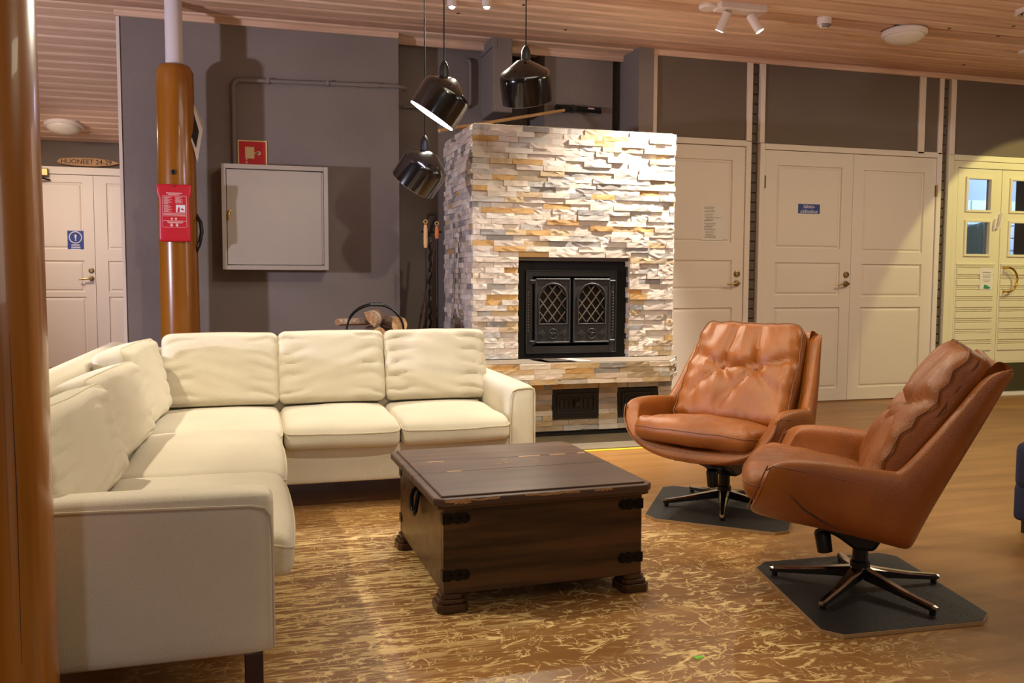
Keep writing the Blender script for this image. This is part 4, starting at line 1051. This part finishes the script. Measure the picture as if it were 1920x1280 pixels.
    bm = cushion(BW,.056,BH,.048,56,0,fb_); bm.transform(Mb)
    bc = obj('back_cushion', bm, M_leather, t, smooth=1.3)
    for bx, bz in btn:
        q = fb_(Vector((bx,-.056,bz))); p = Mb @ q
        bm = B(); lathe(bm, [(0,-.004),(.010,-.002),(.010,.002),(.006,.006),(0,.0075)], 14, aim(p, Mb.to_3x3() @ Vector((0,-1,0)))); obj('button', bm, M_leathers, bc, smooth=.9)
    pts = [Mb @ (fb_(Vector((p.x, -.034, p.y)))) for p in densify(rrect(BW-.002,BH-.002,.044,0),.03)]
    bm = B(); tube(bm, pts, .0026, 6, True); obj('piping', bm, M_leathers, bc, smooth=.9)
    # tilt mechanism, column, lever knob
    bm = B(); prism(bm, [(-.150,.250),(.06,.240),(.066,.196),(.040,.150),(-.018,.150),(-.07,.185),(-.150,.215)], 'x', -.066, .066, .012); box(bm, -.10,.10,-.11,.10,.222,.238,.004)
    tm = obj('tilt_mechanism', bm, M_blackp, t)
    bm = B(); lathe(bm, [(0,.118),(.024,.120),(.026,.185),(.021,.192),(0,.192)], 18, Matrix.Translation((0,-.088,0)) @ Matrix.Rotation(.16,4,'X')); tube(bm, [(0,-.09,.205),(0,-.095,.225),(0,-.04,.235)], .012, 8)
    obj('tension_knob', bm, M_blackp, tm, smooth=.8)
    bm = B(); tube(bm, [(-.05,-.04,.225),(-.11,-.06,.222),(-.16,-.075,.215)], .007, 8); tube(bm, [(-.16,-.075,.215),(-.20,-.085,.208)], .011, 8); obj('tilt_lever', bm, M_blackp, tm, smooth=.8)
    bm = B(); lathe(bm, [(0,.045),(.030,.050),(.030,.10),(.024,.105),(.024,.20),(0,.20)], 24); obj('column', bm, M_blackp, t, smooth=.7)
    return t, rz
def star_base(t, ang0, R=.262):
    bm = B(); lathe(bm, [(0,.050),(.040,.052),(.034,.078),(.026,.088),(0,.088)], 24); hub = obj('base_hub', bm, M_alu, t, smooth=.8)
    for k in range(5):
        a = ang0+k*2*PI/5; c, s = math.cos(a), math.sin(a)
        bm = B(); secs = [(.020,.024,.052,.084),(.09,.017,.044,.071),(.18,.0125,.034,.054),(R-.012,.0105,.026,.043),(R,.007,.028,.040)]
        rings = []
        for r, hw_, zb_, zt_ in secs:
            rings.append([bm.verts.new((r*c-s*yy, r*s+c*yy, zz)) for yy, zz in ((-hw_,zb_),(hw_,zb_),(hw_,zt_-.006),(hw_*.6,zt_),(-hw_*.6,zt_),(-hw_,zt_-.006))])
        for A, Q in zip(rings, rings[1:]):
            for i in range(6):
                f = bm.faces.new((A[i],A[(i+1)%6],Q[(i+1)%6],Q[i])); f.material_index = 1 if i in (2,3,4) else 0
        bm.faces.new(rings[0][::-1]); bm.faces.new(rings[-1]).material_index = 1
        lg = obj('base_leg', bm, [M_blackp, M_alu], t)
        bm = B(); lathe(bm, [(0,.0125),(.009,.0125),(.010,.028),(0,.030)], 12, Matrix.Translation(((R-.016)*c,(R-.016)*s,0))); obj('glide', bm, M_blackp, lg)
def floor_sheet(name, corners, cut, label):
    """square sheet with cut corners lying on the floor"""
    c = [Vector(p) for p in corners]; cen = sum(c, Vector((0,0)))/4
    t = thing(name, label, 'floor sheet', (cen.x,cen.y,0))
    pts = []
    for i in range(4):
        p, a, b = c[i], c[i-1], c[(i+1)%4]
        pts += [p+(a-p).normalized()*cut, p+(b-p).normalized()*cut]
    pts = [(p.x-cen.x, p.y-cen.y) for p in pts]
    bm = B(); prism(bm, pts, 'z', .0005, .0115); obj('plywood_board', bm, M_ply, t)
    bm = B(); prism(bm, [(x*.992,y*.992) for x,y in pts], 'z', .0114, .0126); obj('rubber_top', bm, M_mat, t)
    return t
floor_sheet('floor_sheet', [(1.655,2.665),(2.215,2.640),(2.075,2.010),(1.515,2.040)], .05, 'black plywood sheet with cut corners under the nearer right armchair')
floor_sheet('floor_sheet', [(1.540,3.315),(1.985,2.935),(2.345,3.41),(1.885,3.825)], .05, 'black plywood sheet with cut corners under the armchair facing the sofa by the fireplace')
FA = Vector((-.83,-.56)).normalized(); FB = Vector((-.79,.61)).normalized()
chA, rA = armchair('swivel_armchair', (1.965,3.395), FA, 'tan leather swivel armchair showing its buttoned back, nearer to the fireplace')
chB, rB = armchair('swivel_armchair', (1.858,2.350), FB, 'tan leather swivel armchair seen from the side, in front at the right')
star_base(chA, math.atan2(-.234,-.143)-rA, .272)
star_base(chB, math.atan2(-.154,-.27)-rB, .282)

# dark seat at the right edge of the picture
nv = thing('dark_seat', 'dark navy upholstered seat edge at the right border', 'seat', (3.09, 2.55, 0))
bm = cushion(.20,.22,.10,.04,10,.01); bm.transform(Matrix.Translation((0,0,.27))); obj('cushion', bm, M_navy, nv, smooth=1.2)
bm = cushion(.195,.215,.075,.02,8,0); bm.transform(Matrix.Translation((0,0,.125))); obj('base', bm, M_navy, nv, smooth=1.2)
for sx in (-1,1):
    for sy in (-1,1):
        bm = B(); box(bm, sx*.15-.02,sx*.15+.02,sy*.17-.02,sy*.17+.02,0,.055,.002); obj('leg', bm, M_blackp, nv)

# ------------------------------------------------------------------ pendant lamps
def pendant(name, cord_xy, ztop, d, label, glow=True, cone=None):
    """barrel shade tilted; d is the direction of its open end; ztop: height of the cord grip"""
    x, y = cord_xy
    t = thing(name, label, 'lamp', (x,y,ztop), 0, 'black pendant lamps over the sofa')
    d = Vector(d).normalized(); r, L = .138, .150
    side = Vector((0,0,1)) - d*d.z
    # the grip sits on the sloping roof of the shade
    roof = .075
    top = Vector((0,0,-.062)); c0 = top + d*(roof*.62) - side.normalized()*(.052)
    prof = [(.012,-roof),(.030,-roof+.004),(r*.60,-roof*.52),(r*.93,-.010),(r*.985,.004),(r,.022),(r,L),(r-.006,L),(r-.006,.02),(r*.55,-roof*.45),(.0,-roof+.012)]
    bm = B(); lathe(bm, prof, 40, aim(c0, d)); obj('shade', bm, M_lampb, t, smooth=.6)
    bm = B(); lathe(bm, [(0,L-.012),(r-.007,L-.012),(r-.007,L+.003),(0,L+.005)], 36, aim(c0, d)); obj('diffuser', bm, M_led if glow else M_opal, t)
    bm = B(); lathe(bm, [(0,.030),(.007,.030),(.016,.018),(.024,.0),(.026,-.030),(.024,-.072),(0,-.072)], 20); obj('cord_grip', bm, M_blackp, t, smooth=.7)
    bm = B(); tube(bm, [(0,0,.025),(0,0,CZ-ztop+.012)], .0035, 8); lathe(bm, [(0,CZ-ztop-.025),(.05,CZ-ztop-.02),(.05,CZ-ztop+.012),(0,CZ-ztop+.012)], 24); obj('cord', bm, M_cord, t, smooth=.7)
    return t
pendant('pendant_lamp', (.975,4.65), 2.125, (-.507,.17,-.80), 'upper left black pendant lamp with lit slanting open end', True)
pendant('pendant_lamp', (.951,5.08), 1.802, (-.48,.42,-.80), 'lower left black pendant lamp hanging beside the stone corner', False)
pendant('pendant_lamp', (1.428,4.65), 2.240, (.22,.36,-.91), 'right black pendant lamp hanging alone above the fireplace', False)

# ------------------------------------------------------------------ ceiling fittings
tr = thing('spotlight_bar', 'white ceiling spotlight bar with two tilted cylinder heads', 'lamp', (2.985,5.08,CZ))
bm = B(); box(bm, -.165,.165,-.055,.055,-.030,.012,.005); obj('mounting_bar', bm, M_lampw, tr)
for sx, d in ((-.10,(-.26,.36,-.88)),(.085,(.42,-.22,-.80))):
    d = Vector(d).normalized(); p = Vector((sx,0,-.060))
    bm = B(); tube(bm, [(sx,0,-.028),(sx,0,-.064)], .008, 8); st_ = obj('stem', bm, M_alu, tr)
    bm = B(); lathe(bm, [(0,-.022),(.027,-.022),(.029,-.018),(.029,.098),(.026,.100),(.026,.085),(0,.085)], 28, aim(p, d)); hd_ = obj('lamp_head', bm, M_lampw, tr, smooth=.6)
    bm = B(); lathe(bm, [(0,.086),(.0255,.086),(.0255,.0995),(0,.0995)], 24, aim(p, d)); obj('bulb', bm, M_ledw, hd_)
for x, y, n_ in ((1.208,5.52,'left'),(1.418,5.46,'right')):
    q = thing('ceiling_spot', 'small lit ceiling spotlight, the %s of the pair above the pendant lamps' % n_, 'lamp', (x,y,CZ))
    bm = B(); lathe(bm, [(0,-.028),(.022,-.028),(.030,-.020),(.032,.012),(0,.012)], 24); obj('ring', bm, M_lampw, q, smooth=.6)
    bm = B(); lathe(bm, [(0,-.040),(.014,-.036),(.020,-.027),(0,-.027)], 20); obj('bulb', bm, M_ledw, q, smooth=.9)
q = thing('ceiling_cover', 'flat white round ceiling cover beside the spotlight bar', 'cover plate', (2.79,5.135,CZ))
bm = B(); lathe(bm, [(0,-.016),(.055,-.014),(.062,-.004),(.062,.010),(0,.010)], 32); obj('disc', bm, M_lampw, q, smooth=.6)
q = thing('smoke_detector', 'white smoke detector with dark slots on the pine ceiling', 'smoke detector', (3.655,5.15,CZ))
bm = B(); lathe(bm, [(0,-.060),(.026,-.056),(.036,-.040),(.046,-.036),(.048,.012),(0,.012)], 28); obj('body', bm, M_lampw, q, smooth=.5)
bm = B()
for k in range(3): tube(bm, [((.030+.006*k)*math.cos(a), (.030+.006*k)*math.sin(a), -.053+.007*k) for a in [-2.6+.12*i for i in range(19)]], .0022, 5)
obj('slots', bm, M_blackp, q)
def dome(loc, r, label, rx=0, group=None):
    t = thing('ceiling_lamp', label, 'lamp', loc, rot=(rx,0,0))
    bm = B(); lathe(bm, [(r,-.002),(r*1.0,-.022),(r*.93,-.034),(r*.86,-.034),(r*.86,.012),(r,.012)], 44); obj('ring', bm, M_lampw, t, smooth=.5)
    bm = B(); lathe(bm, [(r*.87,-.030)]+[(r*.87*math.cos(a), -.030-.058*math.sin(a)) for a in [PI/2*k/8 for k in range(1,8)]]+[(0,-.088)], 44); obj('glass_dome', bm, M_opal, t, smooth=.9)
    return t
dome((4.36,5.23,CZ), .150, 'unlit round opal ceiling lamp above the white double door')
q = thing('ceiling_vent', 'round white ceiling vent ring cut by the right border, topmost there', 'vent', (4.83,4.60,CZ))
bm = B(); lathe(bm, [(.10,.012),(.115,.012),(.115,-.012),(.100,-.020),(.080,-.010),(.080,.012)], 40); obj('ring', bm, M_lampw, q, smooth=.5)
bm = B(); lathe(bm, [(0,-.026),(.058,-.024),(.066,-.014),(.050,-.006),(.02,.012),(0,.012)], 36); obj('valve_disc', bm, M_lampw, q, smooth=.6)
q = thing('ceiling_cover', 'flat white ceiling cover at the right border above the glazed door', 'cover plate', (5.66,5.41,CZ))
bm = B(); lathe(bm, [(0,-.012),(.075,-.010),(.085,-.002),(.085,.010),(0,.010)], 32); obj('disc', bm, M_lampw, q, smooth=.6)
dome((-1.645,8.86,2.39), .165, 'opal ceiling lamp on the sloping corridor ceiling at the left', sl)

# ------------------------------------------------------------------ fire tools and firewood behind the sofa
ft = thing('fire_tool_stand', 'black twisted iron fire tool stand hooked at the top, left of the fireplace', 'fire tool stand', (1.06,5.5,0))
bm = B(); pts = []; 
for k in range(70): z = .06+k*.0178; pts.append((.006*math.cos(k*1.5), .006*math.sin(k*1.5), z))
tube(bm, pts, .009, 6); post = obj('twisted_post', bm, M_iron, ft, smooth=.9)
bm = B(); tube(bm, [(0,0,1.29),(.012,0,1.33),(.028,0,1.365),(.040,0,1.395),(.038,0,1.410),(.0,0,1.412),(-.012,0,1.408),(-.012,0,1.385)], .0085, 8); obj('hook', bm, M_iron, ft, smooth=.9)
bm = B(); tube(bm, [(-.055,0,1.302),(.075,0,1.302)], .007, 8); obj('crossbar', bm, M_iron, ft, smooth=.9)
bm = B(); lathe(bm, [(0,.0),(.11,.0),(.11,.012),(.03,.03),(.012,.07),(0,.07)], 24); obj('foot', bm, M_iron, ft, smooth=.7)
def tool(x, y, label, m, handle, name, cat):
    t = thing(name, label, cat, (1.06+x, 5.5+y, 0)); z0, z1 = handle
    bm = B(); tube(bm, [(0,0,z0),(0,0,z0+.02),(0,0,z1-.03),(0,0,z1)], [.010,.013,.013,.009], 10); obj('handle', bm, m, t, smooth=.9)
    bm = B(); tube(bm, [(0,0,.30),(0,0,z0+.01)], .005, 6); obj('rod', bm, M_iron, t, smooth=.9)
    bm = B(); tube(bm, arc((0,0,z1+.018),.011,0,2*PI,14)[:-1], .003, 6, True); obj('loop', bm, M_hand, t, smooth=.9)
    return t
a_ = tool(-.034,-.030,'fire brush with long pale wooden handle hanging on the iron stand', M_hand, (1.20,1.345), 'fire_brush', 'fire tool')
bm = B(); lathe(bm, [(0,.22),(.03,.23),(.028,.30),(.008,.32),(0,.32)], 16); obj('bristles', bm, M_blackp, a_, smooth=.8)
a_ = tool(.038,-.030,'fire tool with short orange wooden handle hanging on the iron stand', M_orange, (1.258,1.335), 'fire_shovel', 'fire tool')
bm = B(); box(bm, -.05,.05,-.004,.006,.18,.31,.003); obj('blade', bm, M_iron, a_)
leans = [((.88,5.62,.02),(1.105,5.60,1.26),'lowest lying rod of the iron rods leaning between recess and stone corner'),((1.0,5.75,.02),(1.135,5.66,1.42),'tall upright dark rod nearest to the stone corner'),((.95,5.70,.02),(1.130,5.62,1.33),'middle rod of the iron rods leaning against the stone corner')]
for a, b, lab in leans:
    bm = B(); tube(bm, [a, Vector(a).lerp(Vector(b),.5)+Vector((.006,0,0)), b], .0075, 7); tag(obj('iron_rod', bm, mat('rusty_rod',(66,44,30),.6,.4) if 'rusty_rod' not in MATS else MATS['rusty_rod'], smooth=.9), lab, 'rod')
lc = thing('log_carrier', 'black iron log carrier with two arched hoop handles behind the sofa', 'log carrier', (.68,5.35,0))
for yy, k in ((-.10,0),(.10,1)):
    bm = B(); pts = [(-.19+.04*k,yy,.0),(-.19+.04*k,yy,.66)]+[(.0+.02*k+(-.17)*math.cos(a), yy, .70+.150*math.sin(a)) for a in [PI*i/16 for i in range(17)]]+[(.19+.0*k,yy,.66),(.19,yy,.0)]
    tube(bm, pts, .006, 8); obj('hoop', bm, M_iron, lc, smooth=.9)
    bm = B(); tube(bm, [(-.03+.02*k,yy,.850),(.05+.02*k,yy,.848)], .009, 8); obj('grip', bm, M_blackp, lc, smooth=.9)
for z in (.08,.36):
    bm = B(); box(bm, -.19,.19,-.11,.11,z,z+.012,.002); obj('shelf', bm, M_iron, lc)
def log(loc, rot, L, r, kind, label, seed):
    rr_ = random.Random(seed); bm = B(); n = 14
    pr = []
    if kind == 'round': pr = [(r*math.cos(2*PI*k/n)*rr_.uniform(.93,1.05), r*math.sin(2*PI*k/n)*rr_.uniform(.93,1.05)) for k in range(n)]
    else:
        pr = [(-r*.1,-r*.5)]+[(r*1.15*math.cos(a)-r*.1, r*1.15*math.sin(a)-r*.5) for a in [.15+2.7*k/9 for k in range(10)]]
    lo = [bm.verts.new((x,-L/2+rr_.uniform(-.004,.004),z)) for x,z in pr]; hi = [bm.verts.new((x,L/2,z)) for x,z in pr]
    m_ = len(pr)
    for k in range(m_):
        f = bm.faces.new((lo[k],lo[(k+1)%m_],hi[(k+1)%m_],hi[k])); f.material_index = 1 if kind != 'round' and k in (0,m_-1) else 0
    bm.faces.new(lo).material_index = 1; bm.faces.new(hi[::-1]).material_index = 1
    o = obj('firewood_log', bm, [M_bark, M_cutw], None, .6); o.location = loc; o.rotation_euler = rot
    tag(o, label, 'firewood', 'firewood in the carrier')
log((.560,5.36,.742),(.0,-.10,-1.25),.20,.038,'split','pale split firewood log lying lengthwise at the left of the carrier',1)
log((.690,5.33,.770),(.05,.9,-.30),.24,.048,'split','topmost split firewood log with a cut end under the hoops',2)
log((.805,5.36,.728),(.0,.5,.2),.22,.050,'round','round firewood log with brown end at the right of the carrier',3)
log((.690,5.36,.670),(0,2.2,.1),.24,.046,'round','firewood log lying under the topmost split log in the middle',4)
